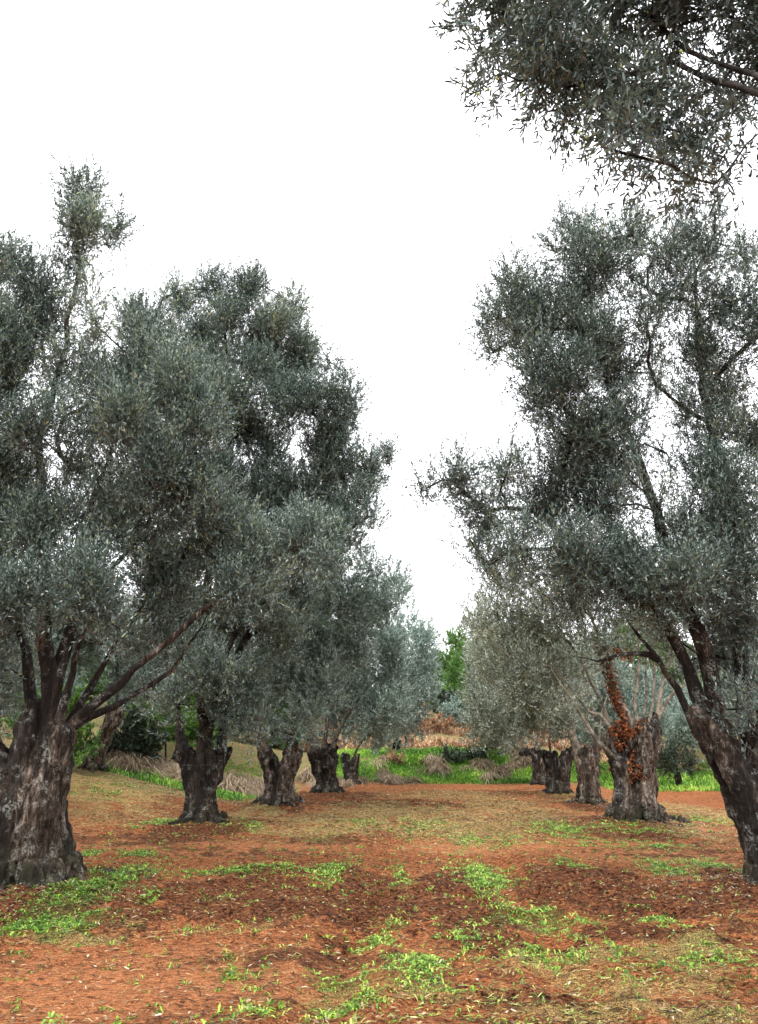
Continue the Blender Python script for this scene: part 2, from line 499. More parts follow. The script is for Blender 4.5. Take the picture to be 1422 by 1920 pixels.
LPM = 9500
def crown_from(blobs, ls, dens, r, sub=.34, per=22, up=.85, droop=.12, shoot=(.28, .68), LL=.062, LW=.0150, thick=.9, fine=False, twigw=.0035, fill=1.25, dirbias=None, tb=.02):
    """blobs: (centre, rx, ry(depth), rz, density). Returns crown data and sub-blob centres"""
    subs = []; sp, sd, sl, tn = [], [], [], []
    for (c, rx, ryd, rz, dn) in blobs:
        area = math.pi * rx * rz
        k = max(2, int(area / (sub * sub * 2.0) * fill + .5))
        sb = min(sub, .9 * min(rx, rz) + .05)
        inner = np.maximum(np.array([rx, ryd, rz]) - sb * .85, .12 * np.array([rx, ryd, rz]))
        cs = c + rand_ball(r, k) * inner
        bt = r.normal(tb, .05)
        ns = max(k, int(LPM * dn * dens * area / (ls * ls) / per))
        which = r.integers(0, k, ns)
        sizes = sb * r.uniform(.7, 1.25, k)
        subt = r.normal(bt, .085, k)
        ball = norm(r.normal(size=(ns, 3))) * (r.random((ns, 1)) ** .42) * 1.12
        ball[r.random(ns) < .05] *= 1.25
        p = cs[which] + ball * sizes[which][:, None] * np.array([.92, .92, 1.25])
        o = norm(p - c) * .25 + norm(ball) * .5
        d = norm(o + np.array([0, 0, up]) + r.normal(0, .42, (ns, 3)) + (0 if dirbias is None else np.array(dirbias)))
        l = r.uniform(shoot[0], shoot[1], ns)
        sp.append(p - d * l[:, None] * .45); sd.append(d); sl.append(l); tn.append(subt[which])
        subs.append(cs)
    P, D, Ln, Tn = np.vstack(sp), np.vstack(sd), np.concatenate(sl), np.concatenate(tn)
    V, G, R = foliage(P, D, Ln, per, LL * ls, LW * ls * (1 + .12 * (ls - 1)), r, Tn, fine, droop, twigw)
    return V, G, R, subs

def px_blobs(lst, Y, r, thick=.9, jit=.5):
    out = []
    for e in lst:
        px, py, rx, ry = e[:4]; dn = e[4] if len(e) > 4 and e[4] is not None else 1.0
        dY = e[5] if len(e) > 5 else r.uniform(-jit, jit)
        c = at(px, py, Y + dY); k = mpp(py, Y + dY)
        out.append((c, rx * k, max(.35, thick * (rx + ry) * .5 * k), ry * k / math.cos(math.atan2(c[2] - EYE, Y)) ** .35, dn))
    return out

STAT = {}
def olive(name, label, group, foot, trunk, blobs, Y, seed, ls=1.0, dens=1.0, limbs=(), leafmat=LEAF, barkmat=BARK, limbmat=LIMB,
          rtip=.006, extra=(), thick=.9, jit=.6, subconn=True, **ck):
    """foot: photo pixel of the trunk's base centre; trunk: dict(w=px, heads=[(px,py,wpx[,dY])], ...)"""
    r = np.random.default_rng(seed)
    b0 = at(foot[0], foot[1], Y)
    b0[2] = float(terrain(b0[0], b0[1])) - .02
    root = empty(name, b0)
    k0 = mpp(foot[1], Y)
    heads = []
    for h in trunk['heads']:
        H = at(h[0], h[1], Y + (h[3] if len(h) > 3 else 0)) - b0
        heads.append((H, h[2] * k0))
    me, tco, tno = make_trunk(trunk['w'] * k0, heads, trunk.get('n', 7), trunk.get('voxel', .03), barkmat, seed, **trunk.get('kw', {}))
    me.name = 'trunk'
    tr = link('trunk', me, root)
    # skeleton in local coordinates
    S = Skel(); hn = []; caps = {}
    for (H, W) in heads:
        nsub = 1
        i = S.add(np.array(H) * .9 + 0, -1); j = S.add(np.array(H) + np.array([0, 0, .05]), i)
        hn.append(j); caps[i] = W * .30
    for li, lb in enumerate(limbs):
        hi, pts = lb[0], lb[1]
        st = at(pts[0][0], pts[0][1], Y + pts[0][2]) - b0
        near_h = min(heads, key=lambda h: np.linalg.norm(np.array(h[0])[[0, 2]] - st[[0, 2]])); H_ = np.array(near_h[0])
        inside = np.linalg.norm(H_[[0, 2]] - st[[0, 2]]) < .8 * near_h[1] + .12      # rooted inside the head of the trunk
        z0 = max(min(st[2], H_[2]) - .45, .3 * H_[2]); A_ = H_ * (z0 / H_[2])
        i = S.add(np.array([A_[0] + .35 * (st[0] - H_[0]), A_[1] + .35 * (st[1] - H_[1]), z0]) if inside else st, -1); caps[i] = lb[2] * k0 if len(lb) > 2 else .07
        S.path(i, [at(p[0], p[1], Y + p[2]) - b0 for p in (pts if inside else pts[1:])], .28, .02, seed + li, caps[i])
    B = px_blobs(blobs, Y, r, thick, jit)
    B = [(c - b0, a, b, d, e) for c, a, b, d, e in B] + [(np.array(c, float), a, b, d, e) for c, a, b, d, e in extra]
    V, G, R, subs = crown_from(B, ls, dens, r, **ck)
    order = sorted(range(len(B)), key=lambda q: np.linalg.norm(B[q][0] - heads[0][0]))
    for q in order: S.connect(B[q][0], r, .3)
    if subconn:
        for q in order:
            for c in subs[q]: S.connect(c, r, .3)
    sm = S.meshes(rtip, caps)
    for rt, soup in sm.items():
        link('limb', build_mesh('limb', soup.verts(), soup.groups(), [limbmat]), root)
    cr = link('crown', build_mesh('crown', V, G, [leafmat, TWIG], True, {'rnd': R}), root)
    tag(root, label, 'olive tree', group)
    STAT[name + label[:12]] = len(R)
    return root, (tco, tno), S, b0

# ------------------------------------------------------------------ positions of the trunks (mounds at their feet)
FEET = {'L1': (44, 1668, 9.65), 'L2': (384, 1556, 16.6), 'L3': (524, 1514, 22.2), 'L4': (613, 1490, 27.8), 'L5': (657, 1476, 33.0),
        'R1': (1476, 1672, 9.7), 'R2': (1194, 1549, 17.2), 'R3': (1104, 1511, 22.7), 'R4': (1047, 1491, 27.6), 'R5': (1014, 1474, 33), 'R6': (991, 1464, 37)}
for k, (px, py, Y) in FEET.items():
    p = at(px, py, Y); BASES.append((p[0], p[1], .16 if k in ('L1', 'R2') else .10, 1.1))

# ------------------------------------------------------------------ ground
def axis(fine_lo, fine_hi, d0, lo, hi, g):
    a = list(np.arange(fine_lo, fine_hi, d0)); x = fine_hi; d = d0
    b = []
    while x < hi: b.append(x); d *= g; x += d
    b.append(hi)
    c = []; x = fine_lo; d = d0
    while x > lo: d *= g; x -= d; c.append(max(x, lo))
    return np.array(c[::-1] + a + b)
gx = axis(-3.6, 3.6, .022, -260, 260, 1.018)
gy = np.array(list(np.linspace(-60, 0, 12)) + list(np.linspace(1, 4.4, 14)))
y = 4.6; ys = []
while y < 330:
    ys.append(y); y += .0042 * y if y < 45 else .02 * y
gy = np.concatenate([gy, ys])
X, Yg = np.meshgrid(gx, gy)
Z = terrain(X, Yg)
P = np.stack([X, Yg, np.zeros_like(X)], -1).reshape(-1, 3)
near = 1 - sstep(30, 46, Yg).ravel()

def patch_mask(lst, P, soft=.35):
    m = np.zeros(len(P))
    for (px, py, rx, ry, *s) in lst:
        c = ground_at(px, py); a = ground_at(px + rx, py)[0] - c[0]
        t = abs(ground_at(px, py - ry)[1] - ground_at(px, py + ry)[1]) / 2
        d = np.sqrt(((P[:, 0] - c[0]) / a) ** 2 + ((P[:, 1] - c[1]) / t) ** 2)
        m = np.maximum(m, (s[0] if s else 1) * (1 - sstep(1 - soft, 1 + soft, d)))
    return m

WEEDS = [(172, 1680, 56, 56, 1.5), (140, 1735, 54, 28, 1.4), (30, 1748, 46, 18, 1.2), (622, 1630, 42, 22), (915, 1640, 62, 26), (905, 1665, 40, 16), (990, 1725, 88, 26),
         (1010, 1705, 40, 14), (700, 1765, 42, 16), (735, 1745, 40, 14), (750, 1645, 18, 30, .7), (690, 1832, 160, 20), (790, 1805, 60, 22), (440, 1835, 48, 18, .8), (430, 1800, 20, 8, .5), (1240, 1632, 42, 18), (1052, 1563, 46, 17),
         (668, 1546, 38, 9, .7), (1180, 1562, 62, 7, .8), (1235, 1728, 46, 12, .8), (905, 1580, 80, 9, .5), (440, 1640, 90, 9, .8), (520, 1628, 50, 7, .7), (170, 1606, 24, 6, .9),
         (262, 1607, 38, 8, .9), (1075, 1622, 36, 9, .7), (650, 1885, 70, 26), (480, 1908, 60, 14, .8), (400, 1690, 35, 6, .7), (280, 1692, 22, 9, .6), (1150, 1790, 130, 18, .5), (1010, 1790, 100, 20, .5),
         (350, 1735, 60, 14, .4), (870, 1760, 30, 22, .7), (850, 1855, 70, 16, .6), (1270, 1800, 130, 22, .5), (1200, 1835, 120, 16, .45), (1330, 1625, 60, 14, .5), (460, 1560, 40, 9, .8), (310, 1556, 50, 9, .7), (500, 1490, 30, 6, .8),
         (450, 1475, 60, 5, .9), (200, 1520, 60, 10, .3), (790, 1550, 60, 14, .4), (1300, 1540, 60, 12, .35), (1100, 1735, 35, 10, .5), (1390, 1640, 40, 18, .5), (620, 1665, 70, 14, .3), (1230, 1590, 60, 8, .4)]
CUTS = [(1150, 1905, 260, 24, 1), (1330, 1800, 140, 36, .9), (1080, 1810, 180, 34, .8), (920, 1870, 200, 26, .7), (1180, 1850, 200, 26, .7), (700, 1860, 200, 40, .5), (1290, 1780, 140, 20, .6),
        (820, 1540, 150, 34, .9), (700, 1530, 130, 26, .8), (960, 1520, 100, 26, .8), (600, 1560, 140, 22, .7), (1300, 1520, 90, 30, .8), (250, 1505, 130, 26, 1), (230, 1545, 120, 16, .6), (900, 1575, 130, 14, .8), (470, 1530, 60, 20, .7),
        (330, 1750, 170, 18, .5), (1330, 1570, 80, 16, .6), (150, 1765, 220, 9, .6), (840, 1495, 140, 10, .6), (560, 1545, 70, 14, .7), (1080, 1500, 60, 12, .5), (1400, 1740, 60, 30, .5)]
WET_SHADE = [(470, 1685, 170, 42, 1), (690, 1690, 110, 55, 1), (560, 1640, 160, 16, .8), (1120, 1670, 150, 48, 1), (860, 1680, 90, 60, .8), (1290, 1690, 120, 50, .8), (300, 1700, 90, 45, .8), (1230, 1755, 180, 16, .9), (960, 1775, 140, 16, .8),
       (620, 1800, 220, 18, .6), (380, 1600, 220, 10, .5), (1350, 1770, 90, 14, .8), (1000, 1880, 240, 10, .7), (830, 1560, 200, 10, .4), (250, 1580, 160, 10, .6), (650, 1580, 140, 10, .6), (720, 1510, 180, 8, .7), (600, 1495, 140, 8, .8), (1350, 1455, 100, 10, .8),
       (900, 1490, 120, 8, .6), (1260, 1600, 120, 12, .5), (1180, 1560, 110, 22, .8), (384, 1560, 90, 20, 1.1), (60, 1690, 170, 60, 1.1), (613, 1492, 50, 8, 1), (1104, 1513, 60, 10, 1), (1047, 1493, 50, 8, 1), (1400, 1670, 90, 40, .9), (525, 1518, 70, 10, .8)]  # moist tilled soil, plus contact shade painted dark round the trunk feet
TRACK = [(300, 1830, 420, 60, 1), (120, 1890, 300, 50, 1), (330, 1592, 330, 14, 1), (900, 1590, 200, 12, .9), (1180, 1598, 160, 22, 1), (700, 1790, 180, 16, .6), (1060, 1720 + 900, 10, 10, 0), (1000, 1525, 120, 9, .7), (200, 1475, 120, 12, .7), (1180, 1865, 160, 12, .7), (1290, 1560, 60, 16, .8)]
n1 = fbm(P * .9, 4, 40); n2 = fbm(P * 3.0, 4, 50); n3 = fbm(P * 11, 3, 60)
wet_shade = np.clip(patch_mask(WET_SHADE, P, .5) * 1.2 + n2 * .75 + n1 * .3 + n3 * .35 - .12, 0, 1)
trk = np.clip(patch_mask(TRACK, P, .45) + n2 * .4 + n1 * .4 + .02, 0, 1)
cut = np.clip(patch_mask(CUTS, P, .6) + n2 * .8 + n1 * .3 - .12 + .12 * sstep(13, 16, P[:, 1]), 0, 1)
grn = np.clip(patch_mask(WEEDS, P, .4) + n2 * .5 - .15, 0, 1)
# beyond the tilled strip: bank and hill
axs = P[:, 0] - .113 * P[:, 1]
farm = sstep(33.5, 35.5, P[:, 1] + .8 * n1)
sidegreen = np.maximum(sstep(6.0, 8.0, axs) * sstep(30, 36, P[:, 1] + n1), sstep(-1.05, -.2, P[:, 0] * .105 + .8 - 0 * axs) * 0)
leftrise = sstep(20.5, 23.5, P[:, 1] - .35 * (P[:, 0] + 8) + 1.2 * n1) * sstep(2.2, 4.5, -(P[:, 0] + .0)) 
clod = fbm(P * np.array([2.2, 3.6, 1]), 4, 70) * .070 + (1 - np.abs(fbm(P * np.array([4.5, 7.5, 1]), 3, 75)) * 2) * .045 + fbm(P * np.array([14, 18, 1]), 3, 78) * .034
stroke = fbm(P * np.array([1.1, 6.5, 1]), 3, 81) * .022
soft = clod * (1 - .72 * trk) + stroke
amp = near * sstep(3.5, 5.2, P[:, 1]) * (.55 + .75 * wet_shade)
Zf = Z.ravel() + soft * amp
# tyre tread across the dark strip
rows = np.sin((P[:, 1] * 1.0 + P[:, 0] * .7) * 26) * .012 * patch_mask([(690, 1690, 70, 50)], P, .3)
Zf = Zf + rows
for off in (-1.15, .55):                                       # two tyre ruts running up the aisle
    ac = (P[:, 0] - .113 * P[:, 1] - off - .15 * np.sin(P[:, 1] * .35)) / .20
    rut = np.exp(-ac ** 2) * (1 - sstep(18, 27, P[:, 1])) * sstep(4.5, 6, P[:, 1])
    Zf = Zf - .06 * rut + .032 * np.exp(-((np.abs(ac) - 1.7) / .5) ** 2) * (1 - sstep(18, 27, P[:, 1])) + .014 * rut * np.sin(P[:, 1] * 38 + np.abs(ac) * 3)
V = np.stack([P[:, 0], P[:, 1], Zf], -1)
nx, ny = len(gx), len(gy)
ii = (np.arange(ny - 1)[:, None] * nx + np.arange(nx - 1)[None]).ravel()
Q = np.stack([ii, ii + 1, ii + nx + 1, ii + nx], -1)

m = NT('red_soil'); co = m.n('ShaderNodeTexCoord').outputs['Object']
a_wet_shade, a_trk, a_cut, a_grn, a_far = (m.attr(k) for k in ('wet_shade', 'track', 'cut', 'green', 'far'))
mpn = m.n('ShaderNodeMapping'); mpn.inputs['Scale'].default_value = (1, 2.2, 1); m.l(co, mpn.inputs['Vector'])
nA = m.noise(mpn.outputs[0], 3.2, 8, .7); nB = m.noise(mpn.outputs[0], 21, 7, .75); nC = m.noise(co, 90, 4, .7)
soil = m.ramp(nB, [(.39, (.050, .015, .007)), (.475, (.30, .100, .036)), (.60, (.52, .205, .080))])
soil = m.mix(a_trk, soil, m.ramp(nB, [(.38, (.17, .054, .020)), (.46, (.45, .165, .064)), (.62, (.63, .27, .115))]))
w2 = m.ramp(m.math('ADD', a_wet_shade, m.math('MULTIPLY', m.math('SUBTRACT', nA, .5), 1.1)), [(.28, 0.0), (.62, 1.0)])
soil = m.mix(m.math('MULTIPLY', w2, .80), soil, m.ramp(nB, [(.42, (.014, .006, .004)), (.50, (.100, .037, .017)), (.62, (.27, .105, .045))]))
straw = m.ramp(nC, [(.40, (.12, .080, .025)), (.5, (.36, .285, .095)), (.60, (.60, .52, .21))])
cf = m.ramp(m.math('ADD', a_cut, m.math('MULTIPLY', m.math('SUBTRACT', nB, .5), 1.6)), [(.35, 0.0), (.95, 1.0)])
soil = m.mix(m.math('MULTIPLY', cf, .62), soil, straw)
gf = m.ramp(m.math('ADD', a_grn, m.math('MULTIPLY', m.math('SUBTRACT', nB, .5), 1.2)), [(.45, 0.0), (.95, 1.0)])
soil = m.mix(m.math('MULTIPLY', gf, .45), soil, m.ramp(nC, [(.3, (.03, .05, .012)), (.7, (.12, .2, .04))]))
hillc = m.mix(m.ramp(nA, [(.42, 0.0), (.55, 1.0)]), (.34, .19, .11), (.20, .22, .08))
soil = m.mix(a_far, soil, m.mix(1.0, hillc, m.ramp(nB, [(.3, .5), (.7, 1.3)]), 'MULTIPLY'))
soil = m.mix(1.0, soil, m.ramp(nC, [(.38, .42), (.5, 1.0), (.63, 1.35)]), 'MULTIPLY')
nD = m.noise(mpn.outputs[0], 8.5, 6, .72, .6)
soil = m.mix(1.0, soil, m.ramp(nD, [(.38, .30), (.44, .95), (.6, 1.2)]), 'MULTIPLY')
hb = m.math('ADD', m.math('MULTIPLY', nB, 1.0), m.math('MULTIPLY', nC, .5))
bb = m.bsdf(soil, .93, .12, m.bump(hb, 1.0, .06)); m.l(bb.outputs[0], m.out.inputs[0])
ground_me = build_mesh('ground', V, [(Q, 0)], [m.m], True, None,
    {'wet_shade': wet_shade, 'track': trk, 'cut': cut, 'green': grn, 'far': np.clip(np.maximum(np.maximum(farm, sidegreen), leftrise), 0, 1)})
tag(link('ground', ground_me), kind='structure')

ZG = Zf.reshape(ny, nx)
def gz(x, y):                                                # height of the ground sheet itself
    i = np.clip(np.searchsorted(gx, x) - 1, 0, nx - 2); j = np.clip(np.searchsorted(gy, y) - 1, 0, ny - 2)
    fx = (x - gx[i]) / (gx[i + 1] - gx[i]); fy = (y - gy[j]) / (gy[j + 1] - gy[j])
    return (ZG[j, i] * (1 - fx) + ZG[j, i + 1] * fx) * (1 - fy) + (ZG[j + 1, i] * (1 - fx) + ZG[j + 1, i + 1] * fx) * fy

# ------------------------------------------------------------------ blades, weeds and litter
def blades(P, D, L, W, bend, r, seg=2):
    """strips: base P, direction D (unit), length L, width W, bend towards the ground"""
    n = len(P); side = norm(np.cross(D, np.array([0, 0, 1.0]) + r.normal(0, .25, (n, 3))))
    hd = D.copy(); hd[:, 2] = 0; hd = norm(hd + 1e-6)
    mid = P + D * (L * .55)[:, None]
    tip = P + D * (L * .85)[:, None] + hd * (L * bend * .45)[:, None]; tip[:, 2] -= L * bend * .5
    V = np.stack([P - side * (W * .35)[:, None], P + side * (W * .35)[:, None], mid + side * (W * .5)[:, None], mid - side * (W * .5)[:, None], tip], 1).reshape(-1, 3)
    i = np.arange(n)[:, None] * 5
    return V, [(i + np.array([[0, 1, 2, 3]]), 0), (i + np.array([[3, 2, 4]]), 0)]

def stuff(name, V, G, mat, rnd, label, cat):
    o = link(name, build_mesh(name, V, G, [mat], True, {'rnd': np.concatenate([rnd] * len(G))}))
    return tag(o, label, cat, None, 'stuff')

def scatter(lst, per_m2, r, soft=.3, cap=9000):
    pts = []
    for (px, py, rx, ry, *s) in lst:
        c = ground_at(px, py); a = ground_at(px + rx, py)[0] - c[0]
        t = abs(ground_at(px, py - ry)[1] - ground_at(px, py + ry)[1]) / 2
        n = min(cap, int(per_m2 * math.pi * a * t * (s[0] if s else 1)))
        th = r.uniform(0, 2 * np.pi, n); q = np.sqrt(r.random(n)) * (1 + soft * r.normal(0, .5, n))
        pts.append(np.stack([c[0] + a * q * np.cos(th), c[1] + t * q * np.sin(th)], -1))
    p = np.vstack(pts)
    clump = fbm(np.stack([p[:, 0] * 3.2, p[:, 1] * 3.2, p[:, 0] * 0], -1), 3, 91)
    return p[clump > r.normal(-.06, .13, len(p))]

# weeds: small rosettes of broad leaves
r = np.random.default_rng(5)
pl = np.vstack([scatter(WEEDS, 520, r, 1.0, 14000), np.stack([r.uniform(-5, 7, 1800), 5 + 12 * r.random(1800) ** 1.3], -1)])
k = 8
sz = np.repeat(r.uniform(.55, 1.25, len(pl)), k)
PP = np.repeat(pl, k, 0) + r.normal(0, .022, (len(pl) * k, 2))
far_s = np.clip(PP[:, 1] / 9, .9, 2.2)
z = gz(PP[:, 0], PP[:, 1])
az = r.uniform(0, 6.28, len(PP)); el = r.uniform(.25, 1.15, len(PP))
D = np.stack([np.cos(az) * np.cos(el), np.sin(az) * np.cos(el), np.sin(el)], -1)
V, G = blades(np.stack([PP[:, 0], PP[:, 1], z - .005], -1), D, sz * r.uniform(.022, .075, len(PP)), sz * r.uniform(.006, .017, len(PP)) * far_s ** .6, r.uniform(.2, .9, len(PP)), r)
tw = np.repeat(r.normal(0, .14, len(pl)), k) + np.where((PP[:, 0] < -2.4) & (PP[:, 1] < 10.5), -.12, .05)
stuff('weed_patches', V, G, WEED, np.clip(r.beta(1.4, 1.5, len(PP)) + tw, 0, 1), 'bright green low broad leaved weeds in patches on the red tilled soil', 'weeds')

# cut grass lying on the soil
pl = scatter(CUTS, 520, r, .5, 30000)
nr = (pl[:, 1] < 8.5) & (pl[:, 0] > -.5); nc = fbm(np.stack([pl[:, 0] * 2.6, pl[:, 1] * 2.6, pl[:, 0] * 0 + 9], -1), 3, 94); pl = pl[~nr | (nc > r.normal(.10, .14, len(pl)))]; pl = np.vstack([pl, np.stack([r.uniform(-6, 7, 14000), 5 + 14 * r.random(14000) ** 1.4], -1), np.stack([r.uniform(-8, 9, 16000), r.uniform(14, 33, 16000)], -1)])
n = len(pl); az = r.uniform(0, 6.28, n); el = np.abs(r.normal(0, .16, n))
D = np.stack([np.cos(az) * np.cos(el), np.sin(az) * np.cos(el) * .8, np.sin(el)], -1)
fs = np.clip(pl[:, 1] / 9, .8, 3)
V, G = blades(np.stack([pl[:, 0], pl[:, 1], gz(pl[:, 0], pl[:, 1]) + .012], -1), D, r.uniform(.025, .10, n), r.uniform(.004, .010, n) * fs * np.where((pl[:, 1] < 8.5) & (pl[:, 0] > -.5), 1.1, 1), r.uniform(0, .3, n), r)
fresh = (pl[:, 1] < 8.5) & (pl[:, 0] > -.5)
gi = fresh
def sub(V, G, mask):
    idx = np.where(mask)[0]; VV = V.reshape(-1, 5, 3)[idx].reshape(-1, 3); i = np.arange(len(idx))[:, None] * 5
    return VV, [(i + np.array([[0, 1, 2, 3]]), 0), (i + np.array([[3, 2, 4]]), 0)]
a, b = sub(V, G, gi); stuff('cut_grass', a, b, CUT, r.beta(2, 2, int(gi.sum())), 'pale green mown grass clippings strewn over the near red soil', 'grass')
a, b = sub(V, G, ~gi); stuff('dry_straw', a, b, STRAW, r.beta(2.2, 2, int((~gi).sum())), 'yellowish dry straw scattered over the soil between the rows', 'straw')

# dark crumbs of root and rotted stalk raked up with the soil
n = 42000
xy = np.stack([r.uniform(-6, 7, n), 5 + 20 * r.random(n) ** 1.5], -1)
cl_ = fbm(np.stack([xy[:, 0] * 1.6, xy[:, 1] * 2.4, xy[:, 0] * 0], -1), 3, 93); xy = xy[cl_ > r.normal(-.02, .18, n)]; n = len(xy)
az = r.normal(0, .9, n) + np.pi * (r.random(n) > .5); el = np.abs(r.normal(0, .14, n))
D = np.stack([np.cos(az) * np.cos(el), np.sin(az) * np.cos(el), np.sin(el)], -1)
V, G = blades(np.stack([xy[:, 0], xy[:, 1], gz(xy[:, 0], xy[:, 1]) + .014], -1), D, r.uniform(.03, .13, n), r.uniform(.005, .014, n) * np.clip(xy[:, 1] / 9, .8, 2.5), r.uniform(0, .3, n), r)
stuff('root_debris', V, G, DEBRIS, r.beta(1.6, 2, n), 'dark brown bits of root and rotted stalk raked into the red soil', 'debris')

# leaf litter
n = 5000
xy = np.stack([r.uniform(-6, 7, n), 5 + 15 * r.random(n) ** 1.5], -1)
xy = np.vstack([xy, np.stack([-4.0 + r.normal(0, .8, 1500), 9.0 + r.normal(0, .7, 1500)], -1), np.stack([4.2 + r.normal(0, .7, 900), 9.6 + r.normal(0, .6, 900)], -1), np.stack([5.5 + r.normal(0, .9, 900), 16.6 + r.normal(0, .8, 900)], -1)])
n = len(xy); az = r.uniform(0, 6.28, n); el = r.uniform(-.1, .5, n)
D = np.stack([np.cos(az) * np.cos(el), np.sin(az) * np.cos(el), np.sin(el)], -1)
V, G = blades(np.stack([xy[:, 0], xy[:, 1], gz(xy[:, 0], xy[:, 1]) + .02], -1), D, r.uniform(.025, .06, n), r.uniform(.007, .018, n), r.uniform(0, .4, n), r)
stuff('leaf_litter', V, G, DEADLEAF, r.beta(1.6, 2.6, n), 'small dry brown and whitish leaves littering the red soil', 'leaf litter')

# green bank at the end of the aisle, weeds beside the rows
def field(n, fx, fy, r): return np.stack([fx(r, n), fy(r, n)], -1)
def grass_mass(name, xy, mat, lo, hi, wlo, whi, label, cat, lean=(.75, 1.5), rb=(2, 2), bend=(.2, .9)):
    n = len(xy); az = r.uniform(0, 6.28, n); el = r.uniform(lean[0], lean[1], n)
    D = np.stack([np.cos(az) * np.cos(el), np.sin(az) * np.cos(el), np.sin(el)], -1)
    cl = .55 + 1.0 * (fbm(np.stack([xy[:, 0] * 1.1, xy[:, 1] * 1.1, xy[:, 0] * 0], -1), 3, 99) + .4)
    V, G = blades(np.stack([xy[:, 0], xy[:, 1], terrain(xy[:, 0], xy[:, 1]) - .02], -1), D, r.uniform(lo, hi, n) * cl, r.uniform(wlo, whi, n), r.uniform(bend[0], bend[1], n), r)
    tn = fbm(np.stack([xy[:, 0] * 1.1, xy[:, 1] * 1.1, xy[:, 0] * 0 + 3], -1), 3, 98) * .75 - .06
    return stuff(name, V, G, mat, np.clip(r.beta(rb[0], rb[1], n) + tn, 0, 1), label, cat)
def clumps(cs, per, sx, sy): 
    return np.vstack([np.stack([c[0] + r.normal(0, sx, per), c[1] + r.normal(0, sy, per)], -1) for c in cs])
n = 60000
yy = 34.6 + 7.0 * r.random(n); xx = .113 * yy + r.uniform(-7, 9, n)
xy = np.stack([xx, yy], -1)
ns = fbm(np.stack([xx * .45, yy * .45, xx * 0], -1), 3, 95)
xy = xy[(ns > -.18) | (yy < 36.5)]
xr = np.stack([r.uniform(7.2, 22, 30000), r.uniform(30, 44, 30000)], -1)
xr = xr[(xr[:, 0] - .113 * xr[:, 1] > 5.3)]
xl = np.stack([-3.0 - 9.5 * r.random(16000), 24 + 6 * r.random(16000)], -1); xl = xl[(xl[:, 1] > 22.6 - .1 * (xl[:, 0] + 8)) & (fbm(np.stack([xl[:, 0] * .6, xl[:, 1] * .6, xl[:, 0] * 0 + 2], -1), 3, 96) > r.normal(.02, .1, len(xl)))]
grass_mass('bank_grass', np.vstack([xy, xr, xl]), GRASS, .12, .42, .02, .045, 'lush bright green grass on the bank past the end of the tilled aisle', 'grass')
# dry reed grass: along the left rise, and in tussocks on the bank
def tussocks(cs, per):
    A, Dd, Ls, Ts = [], [], [], []
    for (x_, y_, sz_) in cs:
        n = int(per * sz_); az = r.uniform(0, 6.28, n); q = np.sqrt(r.random(n)) * .34 * sz_
        x = x_ + q * np.cos(az); y = y_ + q * np.sin(az); el = np.clip(1.45 - q / sz_ * 2.0 + r.normal(0, .42, n), .25, 1.52); az = az + r.normal(0, .9, n)
        A.append(np.stack([x, y, terrain(x, y) - .02], -1)); Dd.append(np.stack([np.cos(az) * np.cos(el), np.sin(az) * np.cos(el), np.sin(el)], -1))
        Ls.append(r.uniform(.45, 1.05, n) * sz_); Ts.append(np.full(n, r.normal(0, .13)))
    A, Dd, Ls, Ts = np.vstack(A), np.vstack(Dd), np.concatenate(Ls), np.concatenate(Ts)
    V, G = blades(A, Dd, Ls, r.uniform(.012, .03, len(A)), r.uniform(.5, 1.5, len(A)), r)
    stuff('dry_reeds', V, G, REED, np.clip(r.beta(2, 1.8, len(A)) + Ts, 0, 1), 'tan dry reed grass drooping in tussocks behind the left row and on the bank', 'reed grass')
cs = [(r.uniform(-9.5, -5.0), r.uniform(24.8, 28), r.uniform(.5, 1.25)) for q in range(20)] + [(r.uniform(-5.2, -3.4), r.uniform(26, 30), r.uniform(.5, 1.1)) for q in range(12)] + [(r.uniform(-3.6, -.6), r.uniform(30, 36), r.uniform(.4, .95)) for q in range(9)]
for q, y_, n in ((-2.9, 35.0, 3), (-.7, 36.0, 4), (.6, 36.6, 4), (1.6, 37.0, 4), (2.8, 38.0, 4), (-4.5, 36.5, 3)):
    cs += [(.113 * y_ + q + r.normal(0, .6), y_ + r.normal(0, .6), r.uniform(.4, .95)) for k_ in range(n)]
tussocks(cs, 420)
# rusty dry slope behind
n = 60000
yy = 41.5 + 24 * r.random(n) ** 1.2; xx = .113 * yy + r.uniform(-9, 12, n)
ns = fbm(np.stack([xx * .35, yy * .35, xx * 0], -1), 3, 97)
grass_mass('slope_grass', np.stack([xx, yy], -1)[ns > -.1], RUST, .15, .55, .03, .07, 'rusty brown dry grass covering the slope behind the green bank', 'dry grass', (.8, 1.5))

